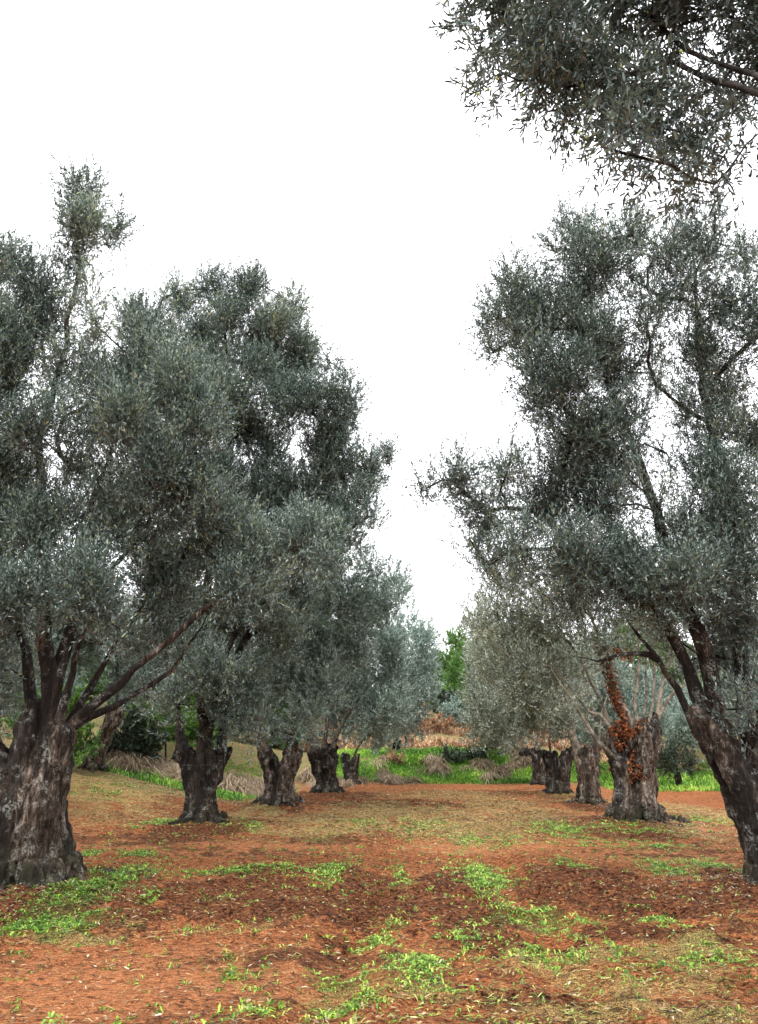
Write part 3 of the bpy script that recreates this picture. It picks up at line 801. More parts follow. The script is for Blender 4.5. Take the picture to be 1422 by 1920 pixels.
# ------------------------------------------------------------------ the left row of old olives
GL, GR = 'old olive trees in the left row', 'old olive trees in the right row'
olive('olive_tree', 'massive fluted grey olive at the left edge with green weeds round its foot', GL, FEET['L1'][:2],
      dict(w=168, heads=[(-22, 1376, 62, .2), (70, 1316, 62, 0), (110, 1340, 52, -.15)], n=12, voxel=.02, kw=dict(fork=.70, flare=1.12, twist=.2, waist=.90, roots=2, rough=1.2)),
      [(152, 365, 48, 48), (155, 430, 62, 55), (216, 430, 26, 52, .8), (140, 480, 40, 35), (160, 545, 40, 42, .7), (30, 490, 44, 40), (70, 545, 60, 60), (-30, 560, 60, 130), (60, 620, 70, 60), (180, 610, 34, 45, .7),
       (20, 700, 80, 70), (110, 690, 50, 60), (-60, 760, 110, 150), (60, 800, 75, 70), (30, 900, 80, 90), (-60, 980, 110, 140), (60, 1010, 95, 90), (150, 960, 55, 60, .7), (250, 780, 95, 80, 1, -.7), (330, 730, 80, 75, 1, -.5), (270, 690, 70, 50, 1, .2),
       (370, 800, 75, 70, 1, -.4), (180, 740, 45, 60, .7), (300, 870, 100, 75, 1, -.6), (210, 890, 50, 50, .7, -.3), (340, 940, 110, 80), (240, 1000, 90, 75), (150, 1080, 90, 70), (50, 1110, 100, 70), (-60, 1140, 100, 110), (300, 1080, 110, 80),
       (400, 1010, 95, 85), (480, 1040, 90, 75), (430, 1100, 80, 50), (560, 1000, 70, 60), (190, 1130, 60, 45, 1, -1.0), (170, 1090, 70, 60, 1, -1.1), (225, 1180, 50, 30, .7, -.9), (30, 1170, 70, 45, .8), (-40, 1260, 80, 60, .8), (300, 1165, 70, 45, .8, .4), (20, 1280, 50, 40, .5, .9), (610, 1060, 50, 40, .7), (170, 690, 45, 50, .8), (200, 790, 60, 60), (120, 780, 50, 55, .8), (225, 720, 45, 50), (150, 880, 55, 55, .8), (100, 590, 45, 50, .7), (90, 950, 60, 60), (260, 640, 50, 50, .8, .4), (350, 700, 60, 50, 1, 0), (10, 620, 50, 60), (-10, 860, 70, 80),
       (-200, 700, 120, 200, .7), (-220, 1000, 140, 180, .7)],
      9.65, 101, ls=1.08, dens=.86, limbmat=BARK, rtip=.008,
      limbs=[(0, [(95, 1345, 0), (82, 1200, .1), (88, 1000, .2), (74, 860, .3), (112, 690, .3), (138, 560, .2), (150, 430, .1)], 17),
             (0, [(105, 1345, -.1), (118, 1250, -.2), (135, 1190, -.2), (146, 1080, -.3), (176, 930, -.3), (230, 790, -.5)], 9),
             (0, [(112, 1350, -.15), (138, 1260, -.3), (150, 1200, -.5), (190, 1120, -.8)], 9),
             (0, [(128, 1365, 0), (190, 1310, -.1), (250, 1255, -.1), (330, 1190, 0), (410, 1120, .1), (490, 1060, .2), (590, 1010, .3)], 11),
             (0, [(120, 1375, .2), (215, 1325, .4), (290, 1280, .6), (350, 1215, .8), (400, 1130, .9)], 9), (0, [(98, 1340, .1), (112, 1230, .2), (150, 1130, .3), (260, 1010, .3), (330, 880, .2)], 9), (0, [(125, 1360, .2), (175, 1280, .3), (235, 1180, .4), (320, 1080, .5), (380, 960, .4)], 8), (0, [(60, 1335, .2), (50, 1220, .3), (20, 1090, .4), (10, 900, .4), (30, 700, .3)], 11),
             (0, [(-25, 1350, .3), (-40, 1200, .4), (-60, 1000, .5), (-70, 800, .5), (-40, 600, .5)], 14)],
      thick=.8, jit=.7, fill=1.0)
olive('olive_tree', 'dark olive forked into two stubby pollarded stems under a tall dense crown', GL, FEET['L2'][:2],
      dict(w=78, heads=[(352, 1403, 42), (410, 1400, 48)], n=8, voxel=.025, kw=dict(fork=.5, flare=1.25, twist=.2, waist=.82, roots=4)),
      [(260, 580, 45, 45, .8), (330, 550, 60, 40, .8), (410, 545, 55, 40), (480, 540, 50, 50), (545, 570, 38, 48, .8), (300, 620, 60, 50, .8), (400, 630, 80, 70), (500, 640, 85, 75), (560, 680, 50, 60), (450, 720, 110, 80), (560, 760, 80, 70), (650, 730, 50, 42, .8), (660, 770, 40, 40, .7), (600, 820, 75, 65),
       (480, 820, 110, 80), (640, 880, 90, 70), (700, 880, 40, 50, .8), (728, 850, 22, 45, .6), (670, 940, 60, 60), (560, 920, 110, 80), (450, 930, 110, 90), (350, 900, 100, 90), (240, 760, 80, 120, .7), (250, 640, 50, 60, .6), (220, 930, 100, 100, .8), (320, 1030, 120, 90), (450, 1040, 110, 90), (570, 1010, 95, 75), (640, 1000, 60, 50), (690, 970, 40, 22, .5),
       (350, 1150, 110, 80), (460, 1150, 100, 80), (550, 1110, 80, 70), (400, 1250, 90, 70, 1, -.8), (350, 1230, 60, 70), (460, 1270, 60, 60, 1, -.5), (330, 1320, 45, 50, .7), (430, 1345, 50, 40, .8, -.4), (480, 1340, 34, 36, .7, -.4), (240, 1190, 90, 70, .6, .8), (540, 1190, 60, 60, .9), (300, 700, 80, 70), (380, 760, 90, 75), (290, 800, 80, 80), (370, 680, 60, 50), (620, 680, 36, 30, .6), (520, 600, 50, 40), (290, 1280, 45, 60, .6, .6), (500, 1120, 80, 60), (430, 590, 60, 50), (600, 740, 55, 45, .8), (630, 805, 50, 40, .8), (560, 640, 40, 42, .8), (520, 700, 60, 50)],
      16.6, 102, ls=1.36, dens=.80, barkmat=BARK_DARK, limbmat=LIMB_DARK,
      limbs=[(0, [(345, 1410, 0), (330, 1320, .1), (310, 1220, .2), (300, 1100, .2)], 10), (0, [(375, 1425, -.1), (385, 1360, -.2), (372, 1270, -.2), (385, 1130, -.1), (420, 900, 0), (470, 700, 0)], 11),
             (0, [(398, 1420, -.1), (385, 1390, -.2), (400, 1330, -.2), (420, 1240, -.2), (480, 1100, 0), (560, 960, .2)], 10), (0, [(415, 1405, 0), (425, 1300, 0), (470, 1180, .2), (540, 1060, .3), (640, 930, .4)], 9)],
      thick=.75, jit=.9, rtip=.011, sub=.42)
olive('olive_tree', 'olive with a knobbly hollow trunk opening like a goblet, third in the left row', GL, FEET['L3'][:2],
      dict(w=64, heads=[(498, 1398, 36), (548, 1400, 38)], n=8, voxel=.03, kw=dict(fork=.6, flare=1.5, twist=-.3, waist=.78, roots=4, rough=1.25)),
      [(600, 1060, 70, 50), (690, 1070, 50, 40, .9), (640, 1120, 90, 60), (550, 1150, 90, 70), (700, 1130, 60, 50), (740, 1090, 30, 40, .7), (480, 1190, 80, 60), (590, 1200, 90, 60), (670, 1200, 70, 55), (520, 1270, 80, 60), (600, 1280, 70, 50), (480, 1320, 50, 45, .8), (560, 1340, 55, 40, .8, -.4), (520, 1370, 40, 22, .6), (480, 980, 110, 100, .7), (600, 960, 80, 60, .6)],
      22.2, 103, ls=1.75, dens=.9, barkmat=BARK_PALE, leafmat=LEAF_HAZED, rtip=.010, thick=.8, jit=.9, sub=.6,
      limbs=[(0, [(495, 1400, 0), (480, 1330, 0), (470, 1230, .2)], 8), (0, [(545, 1400, 0), (560, 1310, 0), (610, 1240, .2), (690, 1140, .3)], 8)])
olive('olive_tree', 'broad based dark olive with roots splayed on the ground, fourth in the left row', GL, FEET['L4'][:2],
      dict(w=48, heads=[(606, 1397, 64)], n=8, voxel=.032, kw=dict(flare=1.75, twist=.4, waist=.8, roots=5)),
      [(690, 1150, 60, 45), (750, 1110, 28, 36, .7), (650, 1210, 70, 55), (720, 1200, 55, 50), (740, 1260, 50, 45), (670, 1280, 70, 50), (600, 1290, 60, 50), (700, 1330, 60, 42), (630, 1350, 55, 34, .8), (590, 1370, 34, 24, .7), (740, 1330, 40, 40), (560, 1220, 60, 60)],
      27.8, 104, ls=2.0, dens=.85, barkmat=BARK_DARK, leafmat=LEAF_HAZED, rtip=.012, thick=.9, jit=1.0, sub=.7,
      limbs=[(0, [(590, 1400, 0), (575, 1340, 0), (560, 1260, .2)], 5), (0, [(625, 1400, 0), (650, 1340, 0), (700, 1280, .2)], 5), (0, [(608, 1400, 0), (618, 1330, 0), (640, 1240, .2)], 5)])
olive('olive_tree', 'slim olive with a small crooked trunk, last trunk visible in the left row', GL, FEET['L5'][:2],
      dict(w=34, heads=[(648, 1410, 20), (666, 1416, 18)], n=7, voxel=.024, kw=dict(flare=1.6, twist=.4, waist=.75, roots=3)),
      [(770, 1180, 40, 38, .9), (800, 1195, 24, 24, .7), (740, 1230, 50, 45), (790, 1240, 36, 40), (760, 1290, 55, 42), (720, 1310, 50, 40), (760, 1350, 40, 34, .9), (700, 1375, 50, 30, .9), (680, 1340, 45, 40)],
      33, 105, ls=2.3, dens=.85, barkmat=BARK_DARK, leafmat=LEAF_HAZED, rtip=.014, thick=.9, jit=1.0, sub=.8)
olive('olive_tree', 'pale silvery olive crown at the far end of the left row, trunk hidden by reeds', GL, (742, 1462),
      dict(w=18, heads=[(746, 1388, 13)], n=6, voxel=.03, kw=dict(flare=1.5, roots=0)),
      [(800, 1200, 26, 26, .9), (800, 1250, 28, 34), (775, 1290, 40, 40), (800, 1310, 22, 30), (760, 1340, 36, 30), (740, 1290, 40, 50), (735, 1380, 34, 26, .8)],
      39, 106, ls=2.6, dens=.85, barkmat=BARK_DARK, leafmat=LEAF_HAZED, rtip=.016, thick=1.0, jit=1.0, sub=.9)

# ------------------------------------------------------------------ the right row
olive('olive_tree', 'leaning olive with a slanting split trunk at the right frame edge, tall open crown', GR, FEET['R1'][:2],
      dict(w=124, heads=[(1322, 1330, 74, 0), (1421, 1342, 40, .1)], n=9, voxel=.02, kw=dict(fork=.22, flare=1.3, twist=.15, waist=.80, roots=4)),
      [(1085, 420, 50, 36, .8), (1060, 465, 44, 46), (1120, 480, 70, 55), (1190, 440, 38, 50, .8), (1100, 545, 75, 50), (1180, 520, 36, 46, .7), (960, 525, 42, 40, .9), (970, 585, 52, 48), (915, 620, 36, 30, .7), (925, 660, 30, 26, .5), (1020, 620, 70, 60), (1095, 620, 75, 60), (1200, 590, 60, 45, .8), (1060, 700, 95, 65), (1150, 690, 60, 60), (1220, 640, 34, 40, .6),
       (1000, 750, 55, 50, .8), (1080, 790, 110, 70), (1170, 780, 55, 60), (1060, 870, 110, 65), (1160, 860, 60, 60), (960, 860, 50, 40, .6), (850, 880, 48, 36, .9), (800, 915, 34, 28, .8), (870, 925, 55, 38, .9), (925, 965, 60, 46), (880, 1010, 40, 36, .7), (1030, 950, 110, 65), (1130, 950, 80, 65), (990, 1030, 90, 55), (920, 1060, 55, 36, .8), (1080, 1040, 95, 60), (1170, 1030, 60, 80), (1150, 1100, 85, 55, 1, -.5), (1060, 1100, 80, 45, .8),
       (1285, 430, 46, 42, .8), (1330, 470, 50, 55, .7), (1395, 465, 40, 45, .8), (1290, 530, 50, 60, .8), (1350, 580, 60, 60, .7), (1410, 640, 50, 70, .7), (1310, 660, 60, 75, .75), (1370, 720, 60, 60, .7), (1290, 770, 40, 60, .6), (1340, 810, 70, 60, .8), (1410, 820, 50, 80, .8), (1310, 890, 60, 60, .7), (1380, 920, 70, 70, .9), (1230, 720, 24, 60, .3), (1250, 850, 34, 60, .35), (1240, 960, 45, 60, .5),
       (1300, 990, 60, 50, .8), (1390, 1030, 60, 70), (1290, 1070, 65, 60, 1, -1.0), (1230, 1080, 50, 50, .9, -.8), (1340, 1110, 50, 50, .8, -.5), (1400, 1140, 50, 70), (1400, 1260, 45, 50, .8, .3), (1340, 1230, 35, 40, .5, .4), (1480, 600, 80, 160, .6), (1490, 950, 80, 180, .7), (1400, 1420, 30, 40, .5, .5), (1180, 900, 50, 50, .6), (1110, 820, 60, 60), (1200, 1080, 70, 60), (1250, 1130, 60, 50, .9, -.5), (1310, 1150, 60, 50, .9, .5), (1270, 1020, 60, 60, .8), (1360, 980, 70, 70), (1340, 1060, 60, 60, .9, -.6), (1370, 1180, 50, 60, .9, .5), (1330, 720, 60, 60, .7), (1400, 1080, 50, 80, 1, -.4), (1220, 700, 40, 50, .5), (1390, 560, 50, 50, .7), (1340, 400, 40, 30, .5), (1250, 1180, 40, 30, .6, .6), (1010, 690, 50, 40), (1140, 640, 60, 50), (1050, 580, 50, 40), (1395, 1330, 40, 50, .7, -.4), (1350, 900, 60, 60, .9), (1290, 1240, 40, 30, .5, .8), (1180, 1060, 50, 40, 1, .6), (1235, 470, 40, 50, .6), (1242, 560, 45, 45, .6), (1165, 450, 40, 40, .7), (1255, 500, 36, 60, .5), (930, 590, 45, 45, .8), (1000, 560, 40, 60, .8), (985, 660, 45, 40, .8), (940, 900, 50, 40, .7)],
      9.7, 201, tb=-.05, ls=1.04, dens=.80, limbmat=BARK_DARK, rtip=.010, barkmat=BARK,
      limbs=[(0, [(1330, 1350, 0), (1290, 1250, 0), (1240, 1160, -.1), (1180, 1120, -.2), (1090, 1030, -.2), (1010, 960, 0), (900, 960, .2)], 15),
             (0, [(1345, 1345, .05), (1325, 1230, 0), (1290, 1150, -.3), (1240, 1000, -.1), (1190, 840, 0), (1130, 680, .1), (1100, 520, .1)], 18),
             (0, [(1405, 1400, .1), (1385, 1250, .2), (1378, 1100, .2), (1370, 950, .2), (1330, 780, .2), (1310, 620, .2), (1300, 480, .2)], 13),
             (0, [(1305, 1375, -.1), (1270, 1290, -.2), (1235, 1235, -.3), (1200, 1195, -.3), (1170, 1150, -.2)], 8),
             (0, [(1240, 1243, -.3), (1205, 1226, -.3), (1160, 1228, -.3), (1120, 1240, -.2), (1070, 1230, -.1)], 5)],
      thick=.75, jit=.6)
R2 = olive('olive_tree', 'thick fluted olive stump wrapped in red dead ivy with thin straight regrowth', GR, FEET['R2'][:2],
      dict(w=92, heads=[(1160, 1350, 58), (1212, 1346, 52)], n=10, voxel=.022, kw=dict(fork=.8, flare=1.15, twist=-.45, waist=.78, roots=3, rough=1.25)),
      [(1010, 1130, 80, 45, .8), (1100, 1150, 80, 50, .8), (950, 1190, 60, 50, .8), (1030, 1200, 90, 55, .8), (1120, 1210, 70, 45, .5), (1200, 1150, 60, 60, .6), (1240, 1200, 60, 50, .45), (1180, 1230, 50, 40, .35), (980, 1250, 60, 45, .8), (1060, 1270, 60, 40, .6), (1260, 1120, 60, 60, .6), (1280, 1260, 40, 40, .3), (1150, 1070, 90, 60, .7), (1040, 1320, 45, 30, .4), (930, 1130, 50, 45, .8), (960, 1080, 60, 45, .7), (895, 1170, 34, 40, .7), (1060, 1080, 70, 45, .8)],
      17.2, 202, ls=1.5, dens=.8, barkmat=BARK_PALE, leafmat=LEAF_WARM, limbmat=LIMB_PALE, rtip=.008, thick=.85, jit=1.0, sub=.55,
      limbs=[(0, [(1178, 1350, 0), (1150, 1295, 0), (1135, 1240, .1), (1118, 1180, .1), (1090, 1120, .2)], 8),
             (0, [(1135, 1352, 0), (1105, 1335, 0), (1070, 1290, 0), (1030, 1230, 0)], 4), (0, [(1140, 1348, .2), (1120, 1300, .2), (1085, 1230, .2), (1050, 1180, .3)], 3.5), (0, [(1152, 1420, -.2), (1120, 1390, -.2), (1090, 1340, -.2), (1050, 1280, -.2), (1010, 1230, 0)], 4),
             (0, [(1228, 1355, 0), (1250, 1315, 0), (1275, 1290, 0), (1310, 1260, .1)], 4.5), (0, [(1232, 1360, 0), (1240, 1290, 0), (1262, 1210, 0), (1270, 1130, .1)], 4.5), (0, [(1218, 1352, 0), (1226, 1280, 0), (1225, 1200, .1)], 3.5), (0, [(1195, 1352, 0), (1190, 1310, 0), (1200, 1240, 0), (1190, 1160, .1)], 4), (0, [(1205, 1352, .1), (1212, 1290, .1), (1208, 1210, .1)], 3)])
olive('olive_tree', 'flat topped olive stump with ribbed pale bark, third in the right row', GR, FEET['R3'][:2],
      dict(w=54, heads=[(1098, 1398, 58)], n=8, voxel=.03, kw=dict(flare=1.45, twist=.1, waist=.88, roots=4)),
      [(960, 1180, 60, 40, .9), (1010, 1220, 70, 45), (930, 1230, 45, 40), (980, 1280, 70, 45), (1040, 1300, 55, 45, .9), (1000, 1340, 60, 35, .9), (1060, 1350, 40, 30, .7), (1100, 1340, 40, 30, .4), (1090, 1260, 50, 40, .6)],
      22.7, 203, ls=1.8, dens=.85, leafmat=LEAF_WARM, limbmat=LIMB_PALE, barkmat=BARK_PALE, rtip=.010, thick=.9, jit=1.0, sub=.65,
      limbs=[(0, [(1085, 1425, -.2), (1070, 1370, -.2), (1064, 1310, -.1), (1050, 1240, 0)], 8), (0, [(1110, 1398, 0), (1112, 1330, 0), (1100, 1260, 0)], 3), (0, [(1120, 1400, 0), (1130, 1330, 0), (1150, 1270, 0)], 3)])
olive('olive_tree', 'dark split olive stump with a black hollow side, fourth in the right row', GR, FEET['R4'][:2],
      dict(w=46, heads=[(1032, 1408, 36), (1062, 1405, 28)], n=8, voxel=.026, kw=dict(fork=.6, flare=1.4, twist=.2, waist=.9, roots=3)),
      [(920, 1200, 40, 34, .9), (960, 1230, 55, 40), (910, 1260, 38, 40), (960, 1300, 60, 40), (920, 1330, 42, 36), (990, 1345, 50, 34), (950, 1370, 44, 26, .8), (1030, 1340, 40, 30, .8)],
      27.6, 204, ls=2.0, dens=.85, leafmat=LEAF_WARM, barkmat=BARK_DARK, rtip=.012, thick=.9, jit=1.0, sub=.75)
olive('olive_tree', 'narrow pale sided olive trunk half hidden behind a darker stump, fifth in the right row', GR, FEET['R5'][:2],
      dict(w=34, heads=[(1012, 1406, 30)], n=7, voxel=.026, kw=dict(flare=1.5, roots=2)),
      [(885, 1180, 24, 26, .8), (900, 1215, 28, 28, .8), (905, 1260, 34, 36), (940, 1290, 50, 40), (895, 1310, 28, 36), (930, 1350, 44, 30), (970, 1370, 40, 26)],
      33, 205, ls=2.3, dens=.85, leafmat=LEAF_WARM, rtip=.014, thick=1.0, jit=1.0, sub=.85)
olive('olive_tree', 'small black trunked olive beside the green bank, farthest in the right row', GR, FEET['R6'][:2],
      dict(w=34, heads=[(988, 1405, 32)], n=7, voxel=.028, kw=dict(flare=1.4, roots=2)),
      [(895, 1240, 22, 24, .8), (895, 1285, 26, 34), (915, 1330, 36, 34), (890, 1350, 22, 26), (930, 1375, 40, 28), (900, 1385, 26, 16, .8), (960, 1340, 40, 40)],
      37, 206, ls=2.6, dens=.85, leafmat=LEAF_WARM, barkmat=BARK_DARK, rtip=.016, thick=1.0, jit=1.0, sub=.9,
      limbs=[(0, [(980, 1410, 0), (960, 1395, 0), (930, 1378, 0)], 3)])

# the overhanging tree on the near right: its trunk stands just outside the picture
r = np.random.default_rng(300)
b0 = np.array([4.5, 2.0, 0.0]); b0[2] = float(terrain(b0[0], b0[1])) - .02
root = empty('olive_tree', b0)
me, _, _ = make_trunk(.8, [((-.25, .05, 2.0), .7)], 8, .03, BARK, 300, roots=4)
me.name = 'trunk'; link('trunk', me, root)
B = px_blobs([(955, 35, 70, 50, .9), (870, 14, 40, 20, .5), (930, 130, 45, 36, .5), (1030, 60, 85, 70), (1130, 50, 90, 70), (1230, 40, 90, 60), (1330, 30, 80, 50, .8), (1410, 60, 60, 60, .8), (1010, 150, 55, 45, .7), (1100, 140, 90, 65), (1200, 140, 80, 60), (1290, 170, 75, 50, .9), (1380, 190, 60, 60, .8),
              (1060, 220, 50, 36, .6), (1140, 225, 75, 48), (1230, 240, 70, 50), (1310, 260, 60, 50, .9), (1130, 275, 60, 30, .5), (1220, 300, 66, 36, .8), (1290, 330, 60, 36, .8), (1340, 345, 40, 40, .6), (1400, 270, 40, 50, .5), (1080, -60, 140, 90), (1260, -80, 160, 90), (1420, -60, 120, 100), (940, -70, 100, 70), (1480, 60, 90, 120), (1500, 240, 60, 80, .6), (870, 10, 36, 24, .7), (900, 85, 34, 36, .7), (925, 175, 28, 26, .6), (1000, 100, 60, 50), (1050, 180, 60, 40)],
             2.9, r, 1.1, .25)
B = [(c - b0, a, b * .9, d, e) for c, a, b, d, e in B]
V, G, R, subs = crown_from(B, 1.0, 1.38, r, tb=-.16, fill=1.9, sub=.16, per=14, up=-.15, droop=.25, shoot=(.10, .24), LL=.045, LW=.0105, fine=True, twigw=.0014, dirbias=(-.35, 0, -.1))
S = Skel(); i = S.add((-.22, .05, 1.85), -1)
S.path(i, [at(1560, 210, 2.5) - b0, at(1422, 142, 2.75) - b0, at(1330, 112, 2.85) - b0, at(1255, 66, 2.95) - b0, at(1180, 10, 3.0) - b0], .2, .01, 1)
j = len(S.p) - 9
S.path(j, [at(1300, 135, 2.9) - b0, at(1250, 118, 2.9) - b0, at(1180, 140, 2.95) - b0, at(1100, 160, 3.0) - b0], .15, .01, 2)
for c in B: S.connect(c[0], r, .12)
for q in subs:
    for c in q: S.connect(c, r, .1)
for soup in S.meshes(.0024, .042).values():
    link('limb', build_mesh('limb', soup.verts(), soup.groups(), [LIMB_DARK]), root)
link('crown', build_mesh('crown', V, G, [LEAF, TWIG], True, {'rnd': R}), root)
zz = np.linspace(-1, 1, 6)                                        # green olives on the near sprays
fs = Soup(); fs.add(*tube(np.stack([zz * 0, zz * 0, zz * .010], -1), .0075 * np.sqrt(np.maximum(1 - zz ** 2, .02)), 8))
fm = build_mesh('fruit', fs.verts(), fs.groups(), [FRUIT])
for q in range(60):
    c = B[r.integers(0, 16)]; p = c[0] + rand_ball(r, 1)[0] * np.array([c[1], c[2], c[3]]) * .8
    link('fruit', fm, root, [float(v_) for v_ in p])
tag(root, 'overhanging olive branch with large dark near leaves and green fruit in the upper right sky', 'olive tree')

# ------------------------------------------------------------------ dead ivy on the second tree of the right row
r = np.random.default_rng(400)
tco, tno = R2[1]; b2 = R2[3]; S2 = R2[2]
W = tco + b2
front = (tno[:, 1] < .35) & (tco[:, 2] > .75)
u = W[:, 0] / W[:, 1] * 1.0
pxx = 711 + F * W[:, 0] / (W[:, 1] * CP + (W[:, 2] - EYE) * SP)
zc = tco[:, 2]
wgt = front * np.exp(-((pxx - (1172 + 10 * np.sin(zc * 3))) / 24.0) ** 2) * sstep(-.15, .3, fbm(tco * 3.2, 2, 77)) * (.35 + .65 * sstep(.9, 1.7, zc))
idx = r.choice(len(tco), 1500, p=wgt / wgt.sum())
p1 = tco[idx] + tno[idx] * r.uniform(.0, .06, (1500, 1)); d1 = norm(tno[idx] * .5 + r.normal(0, .5, (1500, 3)) + np.array([0, 0, -.5]))
stem = np.array([at(*q) - b2 for q in ((1172, 1350, 17.2), (1150, 1295, 17.2), (1135, 1240, 17.3), (1122, 1195, 17.3))])
n = 1700; t = r.random(n) ** .9 * 2.999; k = t.astype(int); f = (t - k)[:, None]
p2 = stem[k] * (1 - f) + stem[k + 1] * f
d2 = norm(r.normal(0, 1, (n, 3)) + np.array([0, -.5, -.4])); p2 = p2 + d2 * r.uniform(.05, .17, (n, 1))
n3_ = 260; side = np.array([at(1140, 1215, 17.0) - b2, at(1180, 1232, 17.0) - b2]); f = r.random((n3_, 1))
p3 = side[0] * (1 - f) + side[1] * f + r.normal(0, .06, (n3_, 3)); d3 = norm(r.normal(0, 1, (n3_, 3)))
PP = np.vstack([p1, p2, p3]); DD = np.vstack([d1, d2, d3]); n = len(PP)
V, G = blades(PP, DD, r.uniform(.04, .09, n), r.uniform(.022, .055, n), r.uniform(0, .4, n), r)
iv = empty('dead_ivy', b2)
link('foliage', build_mesh('foliage', V, G, [IVY], True, {'rnd': np.concatenate([r.beta(1.2, 1.7, n)] * 2)}), iv)
so = Soup()
for q in range(5):
    a = q * 1.25; off = np.stack([np.cos(a + np.arange(4)) * .085, np.sin(a + np.arange(4)) * .085, np.zeros(4)], -1)
    so.add(*tube(np.vstack([[stem[0] + off[0] * 1.5 - np.array([0, .1, .5])], stem + off]), np.linspace(.02, .008, 5), 6))
link('stem', build_mesh('stem', so.verts(), so.groups(), [LIMB]), iv)
tag(iv, 'rust red dead ivy climbing the thick fluted stump and its upright stem', 'climbing plant')

# ------------------------------------------------------------------ trees and shrubs further off
def bush(name, label, cat, group, loc, blobs, seed, mat, ls, dens, trunk=None, h=0, limb=LIMB_DARK, **ck):
    r = np.random.default_rng(seed); z = float(terrain(loc[0], loc[1])); b = np.array([loc[0], loc[1], z - .02])
    root = empty(name, b)
    V, G, R, subs = crown_from([(np.array(c, float), a, bb, d, e) for c, a, bb, d, e in blobs], ls, dens, r, **ck)
    link('crown', build_mesh('crown', V, G, [mat, TWIG], True, {'rnd': R}), root)
    if trunk:
        me, _, _ = make_trunk(trunk[0], [(np.array(trunk[1], float), trunk[2])], 6, max(.03, trunk[0] * .06), trunk[3] if len(trunk) > 3 else BARK, seed, roots=2, flare=1.5)
        me.name = 'trunk'; link('trunk', me, root)
        S = Skel(); i = S.add(np.array(trunk[1], float) * .85, -1)
    else:
        S = Skel(); i = S.add((0, 0, -.1), -1)
    j = S.add(S.p[i] + np.array([0, 0, .25]), i)
    for c in sorted(blobs, key=lambda q: np.linalg.norm(np.array(q[0]) - S.p[j])): S.connect(np.array(c[0], float), r, .5)
    for soup in S.meshes(.018, (trunk[2] * .4) if trunk else .06).values():
        link('limb' if trunk else 'stem', build_mesh('limb', soup.verts(), soup.groups(), [limb]), root)
    tag(root, label, cat, group); return root

def round_crown(r, h, w, n, low=.35):
    out = []
    for q in range(n):
        a = r.uniform(0, 6.28); rr = w * math.sqrt(r.random()); z = h * (low + (1 - low) * r.random() * (1 - .5 * (rr / w) ** 2))
        s = r.uniform(.55, 1.0) * w * .55
        out.append(((rr * math.cos(a), rr * math.sin(a), z), s, s, s * .85, 1.0))
    return out

r = np.random.default_rng(500)
p = at(172, 1436, 24.0)
bush('olive_tree', 'slanting whitish trunked olive on the red rise behind the big left tree', 'olive tree', 'olive trees beyond the two rows', (p[0], p[1]), round_crown(r, 6.6, 2.4, 16, .42), 501, LEAF_HAZED, 1.8, .8,
     trunk=(.62, (.62, 0, 1.75), .5, BARK_PALE), sub=.6)
def olive_far(loc, h, w, seed, label, mat=LEAF):
    r = np.random.default_rng(seed)
    return bush('olive_tree', label, 'olive tree', 'olive trees beyond the two rows', loc, round_crown(r, h, w, 17, .30), seed, mat, 2.2, .8, trunk=(.7, (.15, 0, 1.6), .6, BARK_DARK), sub=.75)
olive_far((-10.5, 15.5), 7.2, 2.9, 511, 'olive mostly hidden behind the massive left trunk, seen in the gap under its branches')
olive_far((-8.2, 33.0), 6.5, 2.6, 512, 'hazy olive crown between the forked left trunk and the whitish slanting one', LEAF_HAZED)
olive_far((-14.5, 27.5), 7.0, 3.0, 513, 'olive at the far left behind the big fluted trunk', LEAF_HAZED)
olive_far((13.2, 26.0), 6.6, 2.6, 514, 'haze tinted olive behind the leaning right trunk', LEAF_HAZED)
FAR_SRC = olive_far((10.8, 36.5), 6.0, 2.4, 515, 'distant olive between the ivy stump and the leaning right trunk', LEAF_HAZED)
olive_far((17.5, 38.0), 7.0, 3.0, 516, 'distant pale olive at the right edge behind the split trunk', LEAF_HAZED)

p = at(1268, 1424, 31.5)
bush('small_tree', 'small dark bushy tree in the green weeds beyond the ivy stump', 'small tree', None, (p[0], p[1]),
     [((0, 0, 1.1), .75, .7, .6, 1), ((.5, .1, 1.0), .5, .5, .4, 1), ((-.5, 0, 1.2), .5, .5, .45, 1), ((.1, 0, 1.6), .5, .5, .4, .9)], 520, LEAF_DARK, 1.9, .8, trunk=(.3, (0, 0, .7), .2, BARK_DARK), sub=.4)
p = at(226, 1400, 25.8)
bush('shrub', 'dark glossy shrub beside the dry reeds behind the left row', 'shrub', None, (p[0] + .2, p[1]),
     [((0, 0, .8), .8, .7, .6, 1), ((.7, .1, .7), .6, .5, .5, 1), ((-.6, 0, .6), .6, .5, .45, 1), ((.2, 0, 1.3), .5, .5, .4, .9)], 521, LEAF_DARK, 2.0, .9, sub=.4, LW=.024, LL=.075)
p = at(315, 1385, 29)
bush('shrub', 'yellow green shrub in the gap between the whitish olive and the forked trunk', 'shrub', None, (p[0], p[1]), round_crown(np.random.default_rng(3), 3.0, 1.5, 8, .25), 522, LEAF_GREEN, 2.2, .8, sub=.5, LW=.03)
p = at(30, 1400, 21)
bush('shrub', 'green shrub behind the notch in the massive left trunk', 'shrub', None, (p[0], p[1] + 2), round_crown(np.random.default_rng(4), 2.2, 1.1, 6, .25), 523, LEAF_GREEN, 2.0, .8, sub=.5, LW=.03)
